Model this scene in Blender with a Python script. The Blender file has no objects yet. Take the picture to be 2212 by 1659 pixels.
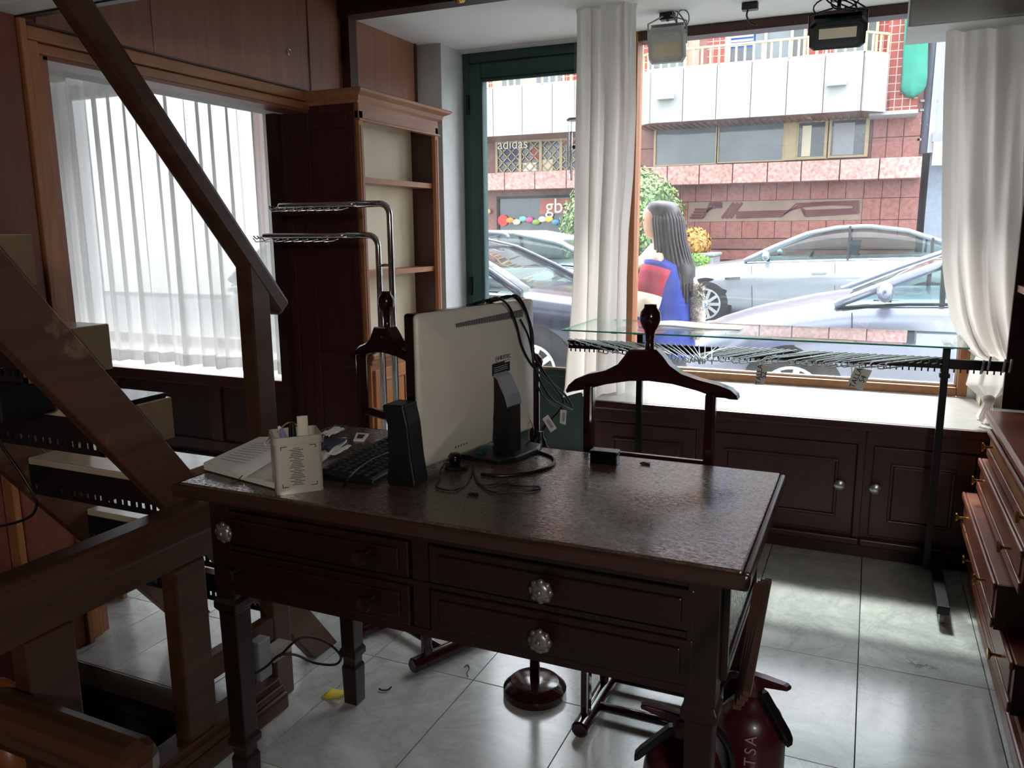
import bpy, bmesh, math, random
from mathutils import Vector, Matrix
random.seed(7)
PI = math.pi
C = bpy.context.scene.collection
SC = bpy.context.scene

# ------------------------------------------------------------------ camera
HC = 1.3
FPX, CX, CY = 1735.515, 1106.0, 829.5
YAW, PIT, ROL = math.radians(23.9516), math.radians(10.8065), math.radians(-0.4156)
_f = Vector((-math.sin(YAW)*math.cos(PIT), math.cos(YAW)*math.cos(PIT), -math.sin(PIT)))
_r = Vector((math.cos(YAW), math.sin(YAW), 0)); _u = _r.cross(_f)
CR = _r*math.cos(ROL) + _u*math.sin(ROL); CU = -_r*math.sin(ROL) + _u*math.cos(ROL); CF = _f
cam_d = bpy.data.cameras.new('camera'); cam = bpy.data.objects.new('camera', cam_d); C.objects.link(cam)
m = Matrix((CR, CU, -CF)).transposed().to_4x4(); m.translation = Vector((0, 0, HC)); cam.matrix_world = m
cam_d.sensor_width = 36.0; cam_d.lens = FPX/2212.0*36.0; cam_d.clip_start = 0.02; cam_d.clip_end = 300
SC.camera = cam

def at(x, y, X=None, Y=None, Z=None):
    "survey helper: the point of the place seen at a photo pixel, on a plane whose real distance or height is known"
    d = CF + CR*((x-CX)/FPX) - CU*((y-CY)/FPX)
    t = X/d.x if X is not None else Y/d.y if Y is not None else (Z-HC)/d.z
    return Vector((0, 0, HC)) + d*t

# ------------------------------------------------------------------ sky, exposure
SC.view_settings.view_transform = 'Standard'; SC.view_settings.look = 'None'
SC.view_settings.gamma = 1.0; SC.view_settings.use_curve_mapping = False
SC.view_settings.exposure = 1.3
SKY = 5.6
w = bpy.data.worlds.new('overcast_sky'); SC.world = w; w.use_nodes = True
nt = w.node_tree; nt.nodes.clear()
tc = nt.nodes.new('ShaderNodeTexCoord'); sx = nt.nodes.new('ShaderNodeSeparateXYZ')
nt.links.new(tc.outputs['Generated'], sx.inputs[0])
ma = nt.nodes.new('ShaderNodeMath'); ma.operation = 'MULTIPLY_ADD'; ma.use_clamp = True   # overcast sky: (1 + 2 sin h) / 3
nt.links.new(sx.outputs['Z'], ma.inputs[0]); ma.inputs[1].default_value = 0.667; ma.inputs[2].default_value = 0.333
mu = nt.nodes.new('ShaderNodeMath'); mu.operation = 'MULTIPLY'; nt.links.new(ma.outputs[0], mu.inputs[0]); mu.inputs[1].default_value = SKY
bg = nt.nodes.new('ShaderNodeBackground'); bg.inputs['Color'].default_value = (0.88, 0.93, 1.0, 1)
nt.links.new(mu.outputs[0], bg.inputs['Strength'])
ow = nt.nodes.new('ShaderNodeOutputWorld'); nt.links.new(bg.outputs[0], ow.inputs['Surface'])

# hazy sun over the roof across the street, coming in steeply through the shop window
sd = bpy.data.lights.new('hazy_sun', 'SUN'); sd.energy = 2.7; sd.angle = math.radians(7); sd.color = (1, .985, .95)
so = bpy.data.objects.new('hazy_sun', sd); C.objects.link(so); so.location = (0, 10, 16)
so.rotation_euler = Vector((-.3, 1.0, 1.5)).to_track_quat('Z', 'Y').to_euler()
SC.cycles.max_bounces = 16; SC.cycles.diffuse_bounces = 8; SC.cycles.transparent_max_bounces = 24; SC.cycles.sample_clamp_indirect = 8

# ------------------------------------------------------------------ materials
def hx(s):
    s = s.lstrip('#'); o = []
    for i in (0, 2, 4):
        c = int(s[i:i+2], 16)/255
        o.append(c/12.92 if c <= 0.04045 else ((c+0.055)/1.055)**2.4)
    return (*o, 1)
MATS = {}
def newmat(n):
    m = bpy.data.materials.new(n); m.use_nodes = True; m.node_tree.nodes.clear(); MATS[n] = m
    return m, m.node_tree
def N(t, k, **kw):
    n = t.nodes.new('ShaderNode'+k)
    for a, b in kw.items():
        if a.startswith('i_'):
            key = a[2:].replace('_', ' '); n.inputs[key].default_value = b
        else: setattr(n, a, b)
    return n
def bsdf(t, rough=.5, metal=0, spec=.5, coat=0):
    b = N(t, 'BsdfPrincipled'); b.inputs['Roughness'].default_value = rough; b.inputs['Metallic'].default_value = metal
    b.inputs['Specular IOR Level'].default_value = spec; b.inputs['Coat Weight'].default_value = coat; b.inputs['Coat Roughness'].default_value = .12
    o = N(t, 'OutputMaterial'); t.links.new(b.outputs[0], o.inputs[0]); return b
def coords(t, sc=(1, 1, 1), rot=(0, 0, 0), src='Object'):
    c = N(t, 'TexCoord'); mp = N(t, 'Mapping'); mp.inputs['Scale'].default_value = sc; mp.inputs['Rotation'].default_value = rot
    t.links.new(c.outputs[src], mp.inputs['Vector']); return mp.outputs[0]
def ramp(t, fac, stops):
    r = N(t, 'ValToRGB'); e = r.color_ramp.elements
    while len(e) < len(stops): e.new(.5)
    for k, (p, c) in zip(e, stops): k.position = p; k.color = c
    t.links.new(fac, r.inputs[0]); return r.outputs[0]
def noise(t, vec, scale, detail=4, rough=.55, dist=0):
    n = N(t, 'TexNoise'); n.inputs['Scale'].default_value = scale; n.inputs['Detail'].default_value = detail
    n.inputs['Roughness'].default_value = rough; n.inputs['Distortion'].default_value = dist; t.links.new(vec, n.inputs['Vector']); return n.outputs['Fac']
def bump(t, b, h, s=.2, d=.01):
    n = N(t, 'Bump'); n.inputs['Strength'].default_value = s; n.inputs['Distance'].default_value = d
    t.links.new(h, n.inputs['Height']); t.links.new(n.outputs[0], b.inputs['Normal'])
def mixc(t, fac, a, b):
    m = N(t, 'Mix', data_type='RGBA')
    if isinstance(fac, (int, float)): m.inputs[0].default_value = fac
    else: t.links.new(fac, m.inputs[0])
    for i, v in ((6, a), (7, b)):
        if isinstance(v, tuple): m.inputs[i].default_value = v
        else: t.links.new(v, m.inputs[i])
    return m.outputs[2]
def plain(n, c, rough=.5, metal=0, spec=.5, coat=0, var=.12, vs=18):
    m, t = newmat(n); b = bsdf(t, rough, metal, spec, coat); c = hx(c) if isinstance(c, str) else c
    f = noise(t, coords(t), vs, 3)
    t.links.new(ramp(t, f, [(.25, tuple(x*(1-var) for x in c[:3])+(1,)), (.75, tuple(min(1, x*(1+var)) for x in c[:3])+(1,))]), b.inputs['Base Color'])
    return m
def wood(n, c1, c2, axis='z', rough=.35, scale=1.0, spec=.5, coat=0, wear=None):
    m, t = newmat(n); b = bsdf(t, rough, 0, spec, coat)
    k = {'x': (1.2, 16, 16), 'y': (16, 1.2, 16), 'z': (16, 16, 1.2)}[axis]
    v = coords(t, tuple(a*scale for a in k))
    f = noise(t, v, 2.0, 6, .6, .6)
    col = ramp(t, f, [(.3, hx(c1)), (.7, hx(c2))])
    if wear:
        g = noise(t, coords(t), wear[1], 8, .7); gm = ramp(t, g, [(wear[2], (0, 0, 0, 1)), (wear[2]+.06, (1, 1, 1, 1))])
        col = mixc(t, gm, col, hx(wear[0]))
    t.links.new(col, b.inputs['Base Color']); bump(t, b, f, .08, .004)
    return m
def marble(n, c1, c2, c3, scale=3, rough=.16):
    m, t = newmat(n); b = bsdf(t, rough)
    gi = N(t, 'ObjectInfo'); v = coords(t, (1, 1, 1)); ad = N(t, 'VectorMath', operation='ADD'); sc = N(t, 'VectorMath', operation='SCALE')
    cb = N(t, 'CombineXYZ'); t.links.new(gi.outputs['Random'], cb.inputs[0]); t.links.new(gi.outputs['Random'], cb.inputs[2])
    t.links.new(cb.outputs[0], sc.inputs[0]); sc.inputs['Scale'].default_value = 9; t.links.new(v, ad.inputs[0]); t.links.new(sc.outputs[0], ad.inputs[1]); v = ad.outputs[0]
    f = noise(t, v, scale, 9, .62, 1.2); g = noise(t, v, scale*2.3, 6, .6, 2.5)
    base = ramp(t, f, [(.3, hx(c1)), (.52, hx(c2)), (.7, hx(c1))])
    vein = ramp(t, g, [(.475, (0, 0, 0, 1)), (.5, (.3, .3, .3, 1)), (.525, (0, 0, 0, 1))])
    t.links.new(mixc(t, vein, base, hx(c3)), b.inputs['Base Color'])
    t.links.new(ramp(t, f, [(.2, (rough*.8,)*3+(1,)), (.8, (rough*1.6,)*3+(1,))]), b.inputs['Roughness'])
    return m
def glassmat(n, tint=(1, 1, 1, 1), dirt=.03, ior=1.45, rough=.0, speck=0.0):
    m, t = newmat(n); tr = N(t, 'BsdfTransparent'); tr.inputs[0].default_value = tint
    gl = N(t, 'BsdfGlossy'); gl.inputs['Roughness'].default_value = rough; gl.inputs['Color'].default_value = (1, 1, 1, 1)
    lw = N(t, 'LayerWeight'); pw = N(t, 'Math', operation='POWER'); t.links.new(lw.outputs['Facing'], pw.inputs[0]); pw.inputs[1].default_value = 5.0
    fr = N(t, 'Math', operation='MULTIPLY_ADD'); t.links.new(pw.outputs[0], fr.inputs[0]); fr.inputs[1].default_value = .9; fr.inputs[2].default_value = ((ior-1)/(ior+1))**2*.7
    mx = N(t, 'MixShader'); t.links.new(fr.outputs[0], mx.inputs[0]); t.links.new(tr.outputs[0], mx.inputs[1]); t.links.new(gl.outputs[0], mx.inputs[2])
    df = N(t, 'BsdfDiffuse'); df.inputs[0].default_value = (.85, .87, .9, 1); tl = N(t, 'BsdfTranslucent'); tl.inputs[0].default_value = (.85, .87, .9, 1)
    ad = N(t, 'MixShader'); ad.inputs[0].default_value = .6; t.links.new(df.outputs[0], ad.inputs[1]); t.links.new(tl.outputs[0], ad.inputs[2])
    f = noise(t, coords(t), 5, 5, .7)
    r = ramp(t, f, [(.35, (dirt*.4,)*3+(1,)), (.75, (dirt*1.8,)*3+(1,))])
    fac = r
    if speck:
        vo = N(t, 'TexVoronoi'); vo.inputs['Scale'].default_value = 60; t.links.new(coords(t), vo.inputs['Vector'])
        s = ramp(t, vo.outputs['Distance'], [(.10, (1, 1, 1, 1)), (.2, (0, 0, 0, 1))]); s2 = ramp(t, noise(t, coords(t), 2.2, 3), [(.5, (0, 0, 0, 1)), (.7, (speck,)*3+(1,))])
        mm = N(t, 'Math', operation='MULTIPLY'); t.links.new(s, mm.inputs[0]); t.links.new(s2, mm.inputs[1])
        aa = N(t, 'Math', operation='ADD', use_clamp=True); t.links.new(mm.outputs[0], aa.inputs[0]); t.links.new(r, aa.inputs[1]); fac = aa.outputs[0]
    m2 = N(t, 'MixShader'); t.links.new(fac, m2.inputs[0]); t.links.new(mx.outputs[0], m2.inputs[1]); t.links.new(ad.outputs[0], m2.inputs[2])
    o = N(t, 'OutputMaterial'); t.links.new(m2.outputs[0], o.inputs[0]); return m
def cloth(n, c, trans=.5, sheer=.0, weave=900):
    m, t = newmat(n); c = hx(c); d = N(t, 'BsdfDiffuse'); d.inputs[0].default_value = c; tl = N(t, 'BsdfTranslucent'); tl.inputs[0].default_value = c
    mx = N(t, 'MixShader'); mx.inputs[0].default_value = trans; t.links.new(d.outputs[0], mx.inputs[1]); t.links.new(tl.outputs[0], mx.inputs[2])
    h = noise(t, coords(t, (1, 1, .15)), weave, 2); bp = N(t, 'Bump'); bp.inputs['Strength'].default_value = .15; bp.inputs['Distance'].default_value = .001
    t.links.new(h, bp.inputs['Height']); t.links.new(bp.outputs[0], d.inputs['Normal'])
    o = N(t, 'OutputMaterial')
    if sheer:
        tr = N(t, 'BsdfTransparent'); m2 = N(t, 'MixShader'); m2.inputs[0].default_value = sheer
        t.links.new(mx.outputs[0], m2.inputs[1]); t.links.new(tr.outputs[0], m2.inputs[2]); t.links.new(m2.outputs[0], o.inputs[0])
    else: t.links.new(mx.outputs[0], o.inputs[0])
    return m
def granite(n, c1, c2, scale=60, rough=.35):
    m, t = newmat(n); b = bsdf(t, rough); v = coords(t)
    vo = N(t, 'TexVoronoi'); vo.inputs['Scale'].default_value = scale; t.links.new(v, vo.inputs['Vector'])
    f = noise(t, v, scale*.6, 4, .7); mm = N(t, 'Math', operation='MULTIPLY'); t.links.new(f, mm.inputs[0]); mm.inputs[1].default_value = 1
    t.links.new(ramp(t, mm.outputs[0], [(.35, hx(c1)), (.65, hx(c2))]), b.inputs['Base Color']); return m

MAHOG = wood('dark mahogany', '#3c1d1a', '#4a2722', 'z', .36)
MAHOGX = wood('dark mahogany x', '#3c1d1a', '#4a2722', 'x', .36)
MAHOGY = wood('mahogany y', '#744030', '#8e5440', 'y', .34)
OAK = wood('amber and lit wood', '#9a5f38', '#b57a4b', 'z', .4)  # amber trim; on the mahogany bookcase this lighter tone stands for window light
OAKY = wood('amber and lit wood y', '#8c5a39', '#a87449', 'y', .4)
PANELW = wood('panelling veneer', '#8d5b46', '#a6745c', 'z', .38, .6)
REDW = wood('red wall panel', '#6b3524', '#7d4530', 'z', .45)
STRW = wood('scuffed stair timber', '#4a2d1f', '#62402c', 'y', .45, .8, wear=('#7d6249', 4.5, .58))
RAILW = wood('rail timber', '#3d261b', '#543626', 'y', .34)
RAILX = wood('rail timber x', '#442a1d', '#5c3c2a', 'x', .34)
DESKW = wood('desk timber', '#1c0e0d', '#281412', 'x', .32)
DESKT = wood('worn desk top', '#4c3a31', '#5a463c', 'x', .2, .7, .7, wear=('#6a5a50', 150, .52))
_t = DESKT.node_tree; _b = [n for n in _t.nodes if n.type == 'BSDF_PRINCIPLED'][0]
_t.links.new(ramp(_t, noise(_t, coords(_t, (1, 1.6, 1)), 95, 8, .72), [(.40, (.13,)*3+(1,)), (.62, (.42,)*3+(1,))]), _b.inputs['Roughness'])
VALETW = wood('oxblood lacquer', '#260b10', '#321015', 'z', .14, spec=.5, coat=.3)
KRAFT = plain('brown board', '#7a6449', .8, var=.15, vs=9)
WHITEP = plain('white plaster', '#e6e8e6', .75, var=.04, vs=3)
CREAMP = plain('cream board', '#d9cdb4', .7, var=.08, vs=4)
GREYP = plain('grey white plaster', '#cfd3d2', .7, var=.06)
MARB = marble('grey marble', '#cfcfca', '#a9aaa6', '#85837e', 2.4, .15)
PLAT = marble('white marble platform', '#a09f99', '#8f8e87', '#7c7a72', 4, .32)
GREEN = plain('dark green paint', '#24443f', .38, var=.08)
BLACK = plain('black plastic', '#101013', .4, var=.1)
BLACKG = plain('gloss black', '#0b0b0d', .15, var=.1)
BLACKM = plain('black metal', '#141416', .35, .4)
PEWTER = plain('dull pewter', (.42, .42, .43, 1), .3, .9, var=.1)
CHROME = plain('chrome', (.75, .76, .78, 1), .12, 1, var=.04)
STEELW = plain('steel wire', (.7, .71, .73, 1), .3, .75, var=.04)
BRASS = plain('brass', hx('#b49046'), .25, 1, var=.1)
MONW = plain('cream plastic', '#d6d1c2', .42, var=.03)
GREYPL = plain('grey plastic', '#8f9096', .35)
PAPER = plain('white paper', '#e8e6dc', .8, var=.04)
PORC = plain('patterned knob metal', hx('#8f8a86'), .35, .7, var=.5, vs=160)
REDPAINT = plain('red enamel', '#43101b', .35, coat=.2)
GLASS = glassmat('window glass', dirt=.014, speck=.12)
GLASSC = glassmat('clear glass', (.93, 1, .98, 1), .008)
TEAL = plain('glass edge teal', '#3fb3a0', .15)
SHEER = cloth('sheer white voile', '#dededc', .46, .17)
CURT = cloth('off white cotton', '#e9e4de', .42, .0)
WALLDK = wood('dark panel wall', '#2d1613', '#391d19', 'z', .45)

# ------------------------------------------------------------------ mesh building
WM = {}
class MB:
    def __init__(s): s.v = []; s.f = []
    def add(s, vs, fs):
        o = len(s.v); s.v += [Vector(v) for v in vs]; s.f += [tuple(i+o for i in f) for f in fs]; return s
    def box(s, x0, x1, y0, y1, z0, z1):
        return s.add([(x, y, z) for x in (x0, x1) for y in (y0, y1) for z in (z0, z1)], [(0, 1, 3, 2), (4, 6, 7, 5), (0, 4, 5, 1), (2, 3, 7, 6), (0, 2, 6, 4), (1, 5, 7, 3)])
    def hexa(s, p): # 8 points, bottom loop 4 then top loop 4
        return s.add(p, [(3, 2, 1, 0), (4, 5, 6, 7), (0, 1, 5, 4), (1, 2, 6, 5), (2, 3, 7, 6), (3, 0, 4, 7)])
    def bar(s, p, q, w, h, up=(0, 0, 1)):
        p, q = Vector(p), Vector(q); d = (q-p).normalized(); up = Vector(up)
        if abs(d.dot(up)) > .99: up = Vector((0, 1, 0))
        a = d.cross(up).normalized(); b = a.cross(d)
        return s.hexa([p-a*w/2-b*h/2, p+a*w/2-b*h/2, q+a*w/2-b*h/2, q-a*w/2-b*h/2, p-a*w/2+b*h/2, p+a*w/2+b*h/2, q+a*w/2+b*h/2, q-a*w/2+b*h/2])
    def tube(s, pts, r, n=8, closed=False, cap=True):
        pts = [Vector(p) for p in pts]; k = len(pts); rs = r if isinstance(r, (list, tuple)) else [r]*k; rings = []; prev = None
        for i, p in enumerate(pts):
            d = (pts[(i+1) % k]-pts[i-1]) if closed else (pts[min(i+1, k-1)]-pts[max(i-1, 0)])
            d = d.normalized() if d.length > 1e-9 else Vector((0, 0, 1))
            if prev is None:
                u = Vector((0, 0, 1)) if abs(d.z) < .9 else Vector((1, 0, 0)); a = d.cross(u).normalized()
            else:
                a = (prev-d*prev.dot(d)); a = a.normalized() if a.length > 1e-6 else d.orthogonal().normalized()
            prev = a; b = d.cross(a)
            rings.append([p+(a*math.cos(2*PI*j/n)+b*math.sin(2*PI*j/n))*rs[i] for j in range(n)])
        fs = []
        for i in range(k if closed else k-1):
            i2 = (i+1) % k
            for j in range(n): fs.append((i*n+j, i*n+(j+1) % n, i2*n+(j+1) % n, i2*n+j))
        if cap and not closed: fs.append(tuple(range(n-1, -1, -1))); fs.append(tuple((k-1)*n+j for j in range(n)))
        return s.add([v for r_ in rings for v in r_], fs)
    def lathe(s, prof, c=(0, 0, 0), n=24, M=None):
        c = Vector(c); M = M or Matrix.Identity(3); vs = []; fs = []
        for r, z in prof:
            for j in range(n): vs.append(c+M@Vector((r*math.cos(2*PI*j/n), r*math.sin(2*PI*j/n), z)))
        for i in range(len(prof)-1):
            for j in range(n): fs.append((i*n+j, i*n+(j+1) % n, (i+1)*n+(j+1) % n, (i+1)*n+j))
        fs.append(tuple(range(n-1, -1, -1))); fs.append(tuple((len(prof)-1)*n+j for j in range(n)))
        return s.add(vs, fs)
    def prism(s, a, b): # two point loops, same count
        k = len(a); return s.add(list(a)+list(b), [tuple(range(k-1, -1, -1)), tuple(range(k, 2*k))]+[(i, (i+1) % k, k+(i+1) % k, k+i) for i in range(k)])
    def loft(s, loops, closed=True, caps=True):
        n = len(loops[0]); fs = []; vs = [p for l in loops for p in l]; e = n if closed else n-1
        for i in range(len(loops)-1):
            for j in range(e): fs.append((i*n+j, i*n+(j+1) % n, (i+1)*n+(j+1) % n, (i+1)*n+j))
        if caps and closed: fs.append(tuple(range(n-1, -1, -1))); fs.append(tuple((len(loops)-1)*n+j for j in range(n)))
        return s.add(vs, fs)
    def ball(s, c, r, n=12, sc=(1, 1, 1)):
        c = Vector(c); prof = [(max(1e-4, math.sin(PI*i/(n//2)))*r, -math.cos(PI*i/(n//2))*r) for i in range(n//2+1)]
        o = len(s.v); s.lathe(prof, (0, 0, 0), n)
        for i in range(o, len(s.v)): v = s.v[i]; s.v[i] = Vector((v.x*sc[0], v.y*sc[1], v.z*sc[2]))+c
        return s
    def xf(s, M, i0=0):
        for i in range(i0, len(s.v)): s.v[i] = M@s.v[i]
        return s
    def build(s, name, mat, parent=None, smooth=False, bevel=0, sub=0, solid=0, local=False, origin=None):
        me = bpy.data.meshes.new(name); ob = bpy.data.objects.new(name, me); C.objects.link(ob)
        if parent is not None:
            W = WM.get(parent.name, Matrix.Identity(4)); WM[ob.name] = W; ob.parent = parent
            vs = s.v if local else [W.inverted()@v for v in s.v]
        else:
            if origin is None:
                xs = [v.x for v in s.v]; ys = [v.y for v in s.v]; zs = [v.z for v in s.v]
                origin = Vector(((min(xs)+max(xs))/2, (min(ys)+max(ys))/2, min(zs)))
            origin = Vector(origin); ob.location = origin; WM[ob.name] = Matrix.Translation(origin); vs = [v-origin for v in s.v]
        me.from_pydata([tuple(v) for v in vs], [], s.f)
        bm = bmesh.new(); bm.from_mesh(me); bmesh.ops.recalc_face_normals(bm, faces=bm.faces); bm.to_mesh(me); bm.free()
        me.materials.append(mat)
        if smooth:
            for p in me.polygons: p.use_smooth = True
            if smooth == 'auto': me.set_sharp_from_angle(angle=math.radians(35))
        if bevel:
            b = ob.modifiers.new('bevel', 'BEVEL'); b.width = bevel; b.segments = 2; b.limit_method = 'ANGLE'; b.harden_normals = False
        if solid:
            q = ob.modifiers.new('solid', 'SOLIDIFY'); q.thickness = solid; q.offset = 0
        if sub:
            q = ob.modifiers.new('sub', 'SUBSURF'); q.levels = sub; q.render_levels = sub
        return ob
def BX(name, mat, x0, x1, y0, y1, z0, z1, parent=None, bevel=0): return MB().box(x0, x1, y0, y1, z0, z1).build(name, mat, parent, bevel=bevel)
def tag(o, label=None, cat=None, group=None, kind=None):
    if label: o['label'] = label
    if cat: o['category'] = cat
    if group: o['group'] = group
    if kind: o['kind'] = kind
    return o
def thing(name, label, cat, loc=(0, 0, 0), rz=0, group=None):
    o = bpy.data.objects.new(name, None); C.objects.link(o); o.location = loc; o.rotation_euler = (0, 0, rz); o.empty_display_size = .05
    WM[o.name] = Matrix.Translation(Vector(loc)) @ Matrix.Rotation(rz, 4, 'Z'); return tag(o, label, cat, group)
def struct(o, label=None, cat=None): o['kind'] = 'structure'; return tag(o, label, cat)
def clone(o, parent=None):
    c = o.copy(); C.objects.link(c); WM[c.name] = WM.get(o.name, Matrix.Identity(4))
    if parent is not None: c.parent = parent
    for ch in list(o.children): clone(ch, c)
    return c
def text(name, s, mat, M, size, parent, ext=.0004, align='CENTER'):
    cu = bpy.data.curves.new(name, 'FONT'); cu.body = s; cu.size = size; cu.extrude = ext; cu.align_x = align; cu.align_y = 'CENTER'
    cu.materials.append(mat); fo = bpy.data.objects.new(name+'_font', cu); C.objects.link(fo); me = bpy.data.meshes.new_from_object(fo); bpy.data.objects.remove(fo)
    o = bpy.data.objects.new(name, me); C.objects.link(o)
    o.parent = parent; W = WM.get(parent.name, Matrix.Identity(4)); o.matrix_local = W.inverted()@M; return o
def frame_M(o, x, y): # text frame: x along reading direction, y up the letters
    x = Vector(x).normalized(); y = Vector(y); y = (y-x*y.dot(x)).normalized(); z = x.cross(y)
    M = Matrix((x, y, z)).transposed().to_4x4(); M.translation = Vector(o); return M
def smoothpath(pts, k=6):
    pts = [Vector(p) for p in pts]; out = []
    for i in range(len(pts)-1):
        p0 = pts[max(i-1, 0)]; p1 = pts[i]; p2 = pts[i+1]; p3 = pts[min(i+2, len(pts)-1)]
        for j in range(k):
            t = j/k; out.append(.5*((2*p1)+(p2-p0)*t+(2*p0-5*p1+4*p2-p3)*t*t+(-p0+3*p1-3*p2+p3)*t**3))
    out.append(pts[-1]); return out
# ------------------------------------------------------------------ setting
HX0, HX1, HY0, HY1 = -2.2, -1.46, .35, 1.545          # stairwell opening
def cut(x0, x1, y0, y1):
    if x1 <= HX0 or x0 >= HX1 or y1 <= HY0 or y0 >= HY1: return [(x0, x1, y0, y1)]
    out = []
    if x0 < HX0: out.append((x0, HX0, y0, y1))
    if x1 > HX1: out.append((HX1, x1, y0, y1))
    a, b = max(x0, HX0), min(x1, HX1)
    if y0 < HY0: out.append((a, b, y0, HY0))
    if y1 > HY1: out.append((a, b, HY1, y1))
    return [r for r in out if r[1]-r[0] > .01 and r[3]-r[2] > .01]
GROUT = plain('dark grout', '#4a4844', .8)
fl = MB()
for a in ((-5.25, HX0, -2.0, 4.15), (HX1, 1.0, -2.0, 4.15), (HX0, HX1, HY1, 4.15), (HX0, HX1, -2.0, HY0)): fl.box(*a, -.13, -.012)
floor = struct(fl.build('floor', GROUT, origin=(0, 0, -.13)), 'grey marble slab floor of the shop', 'floor')
tm = {}
xs = [.047+.345*k for k in range(-16, 4)]; ys = [2.467+.54*k for k in range(-8, 4)]
for i in range(len(xs)-1):
    for j in range(len(ys)-1):
        for (x0, x1, y0, y1) in cut(max(xs[i], -5.25), min(xs[i+1], .99), max(ys[j], -1.99), min(ys[j+1], 4.1)):
            k = (round(x1-x0, 3), round(y1-y0, 3)); g = .0016
            if k not in tm:
                o = MB().box(g, k[0]-g, g, k[1]-g, 0, .012).build('tile', MARB, floor, local=True); tm[k] = o.data
            else:
                o = bpy.data.objects.new('tile', tm[k]); C.objects.link(o); o.parent = floor
            o.location = (x0, y0, .118+random.uniform(-.0006, .0003))
for a in ((HX0, HX1, HY1-.004, HY1), (HX1, HX1+.004, HY0, HY1)): BX('slab_edge', MARB, *a, -.075, -.0015, floor)
# stairwell shaft
DARK = plain('blackish shaft wood', '#241d1a', .8)  # blackish wood colour of the shaft walls
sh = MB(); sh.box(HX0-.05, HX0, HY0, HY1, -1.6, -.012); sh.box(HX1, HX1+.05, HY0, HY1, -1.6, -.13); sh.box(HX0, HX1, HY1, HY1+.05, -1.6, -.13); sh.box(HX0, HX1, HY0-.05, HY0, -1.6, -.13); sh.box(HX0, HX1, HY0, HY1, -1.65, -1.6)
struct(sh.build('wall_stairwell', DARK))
st = thing('basement_stair', 'dark steps going down inside the stairwell opening', 'stairs', (-1.83, .9, -1.6))
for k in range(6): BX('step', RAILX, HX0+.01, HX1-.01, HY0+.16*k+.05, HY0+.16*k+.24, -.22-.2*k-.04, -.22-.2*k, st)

# left wall with the big opening towards the side show window
LT = 1.885; OPT = 1.80; JY = 1.70
wl = MB(); wl.box(-2.33, -2.25, 2.945, 3.25, LT, 3.0); wl.box(-2.33, -2.25, 1.66, 2.945, LT, 3.0); wl.box(-2.33, -2.25, -2.0, 1.66, 0, 3.0)
wall_left = struct(wl.build('wall_left', PANELW), 'brown veneered wall above the wide opening', 'wall')
for (y0, y1) in ((1.7, 2.12), (2.123, 2.93), (2.96, 3.249)): BX('panel', PANELW, -2.25, -2.244, y0, y1, LT+.004, 2.99, wall_left)
t = MB(); t.box(-2.36, -2.235, 1.655, 2.94, OPT+.045, LT); tr = struct(t.build('trim_1', OAKY, bevel=.006), 'amber wooden lintel over the curtained opening', 'trim')
BX('moulding', OAKY, -2.355, -2.243, 1.69, 2.94, OPT+.012, OPT+.043, tr, .005); BX('bead', MAHOGY, -2.35, -2.25, 1.7, 2.94, OPT, OPT+.012, tr)
BX('soffit_strip', WHITEP, -2.46, -2.352, 1.7, 2.94, OPT+.004, OPT+.05, tr)
BX('top_bead', MAHOG, -2.25, -2.232, 1.66, 2.94, LT, LT+.006, tr)
t = struct(BX('trim_2', OAK, -2.36, -2.235, 1.655, 1.695, 0, OPT+.045, bevel=.005), 'amber wooden jamb beside the stair', 'trim')
BX('moulding', OAK, -2.35, -2.245, 1.695, 1.712, 0, OPT+.01, t, .003); BX('bead', PANELW, -2.345, -2.25, 1.712, 1.728, 0, OPT+.01, t)
t = struct(BX('trim_3', REDW, -2.25, -2.225, 1.47, 1.625, 0, LT+.2, bevel=.004), 'red brown pilaster panel beside the jamb', 'trim')
BX('moulding', OAK, -2.25, -2.215, 1.628, 1.648, 0, LT+.2, t, .003)
BX('edge_strip', OAK, -2.25, -2.22, 1.442, 1.462, 0, LT+.2, t, .003)
t = struct(BX('trim_4', REDW, -2.25, -2.23, 1.0, 1.42, .0, LT, bevel=.003), 'red brown wall panel under the stair', 'trim')
# side show window behind the opening
wn = MB(); wn.box(-5.25, -5.2, 1.6, 4.15, 0, 2.4); wn.box(-5.25, -2.33, 1.6, 1.66, 0, 2.4)
struct(wn.build('wall_alcove', WALLDK), 'dark wall of the side show window', 'wall')
struct(BX('ceiling_alcove', WHITEP, -5.25, -2.33, 1.6, 4.15, 2.28, 2.34))
dd = struct(BX('wall_dado', WALLDK, -5.2, -2.41, 3.2, 3.26, 0, .56), 'dark panelled dado under the side window', 'wall')
BX('rail', MAHOGX, -5.2, -2.41, 3.185, 3.2, .5, .56, dd, .004); BX('rail', MAHOGX, -5.2, -2.41, 3.185, 3.2, .14, .2, dd, .004); BX('plinth', MAHOGX, -5.2, -2.41, 3.18, 3.2, 0, .12, dd, .004)
for x in (-4.65, -3.9, -3.15, -2.45): BX('stile', MAHOG, x-.04, x+.04, 3.187, 3.2, .2, .5, dd, .004)
struct(BX('window_ledge', PLAT, -5.2, -2.41, 3.26, 4.0, .5, .555), 'pale ledge inside the side show window', 'ledge')
w1 = thing('window_1', 'tall side window behind the sheer curtain', 'window', (-3.4, 4.05, .555)); struct(w1)
for a in ((-5.2, -5.13), (-2.48, -2.41)): BX('frame', MAHOG, *a, 4.02, 4.09, .555, 2.28, w1)
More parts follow.
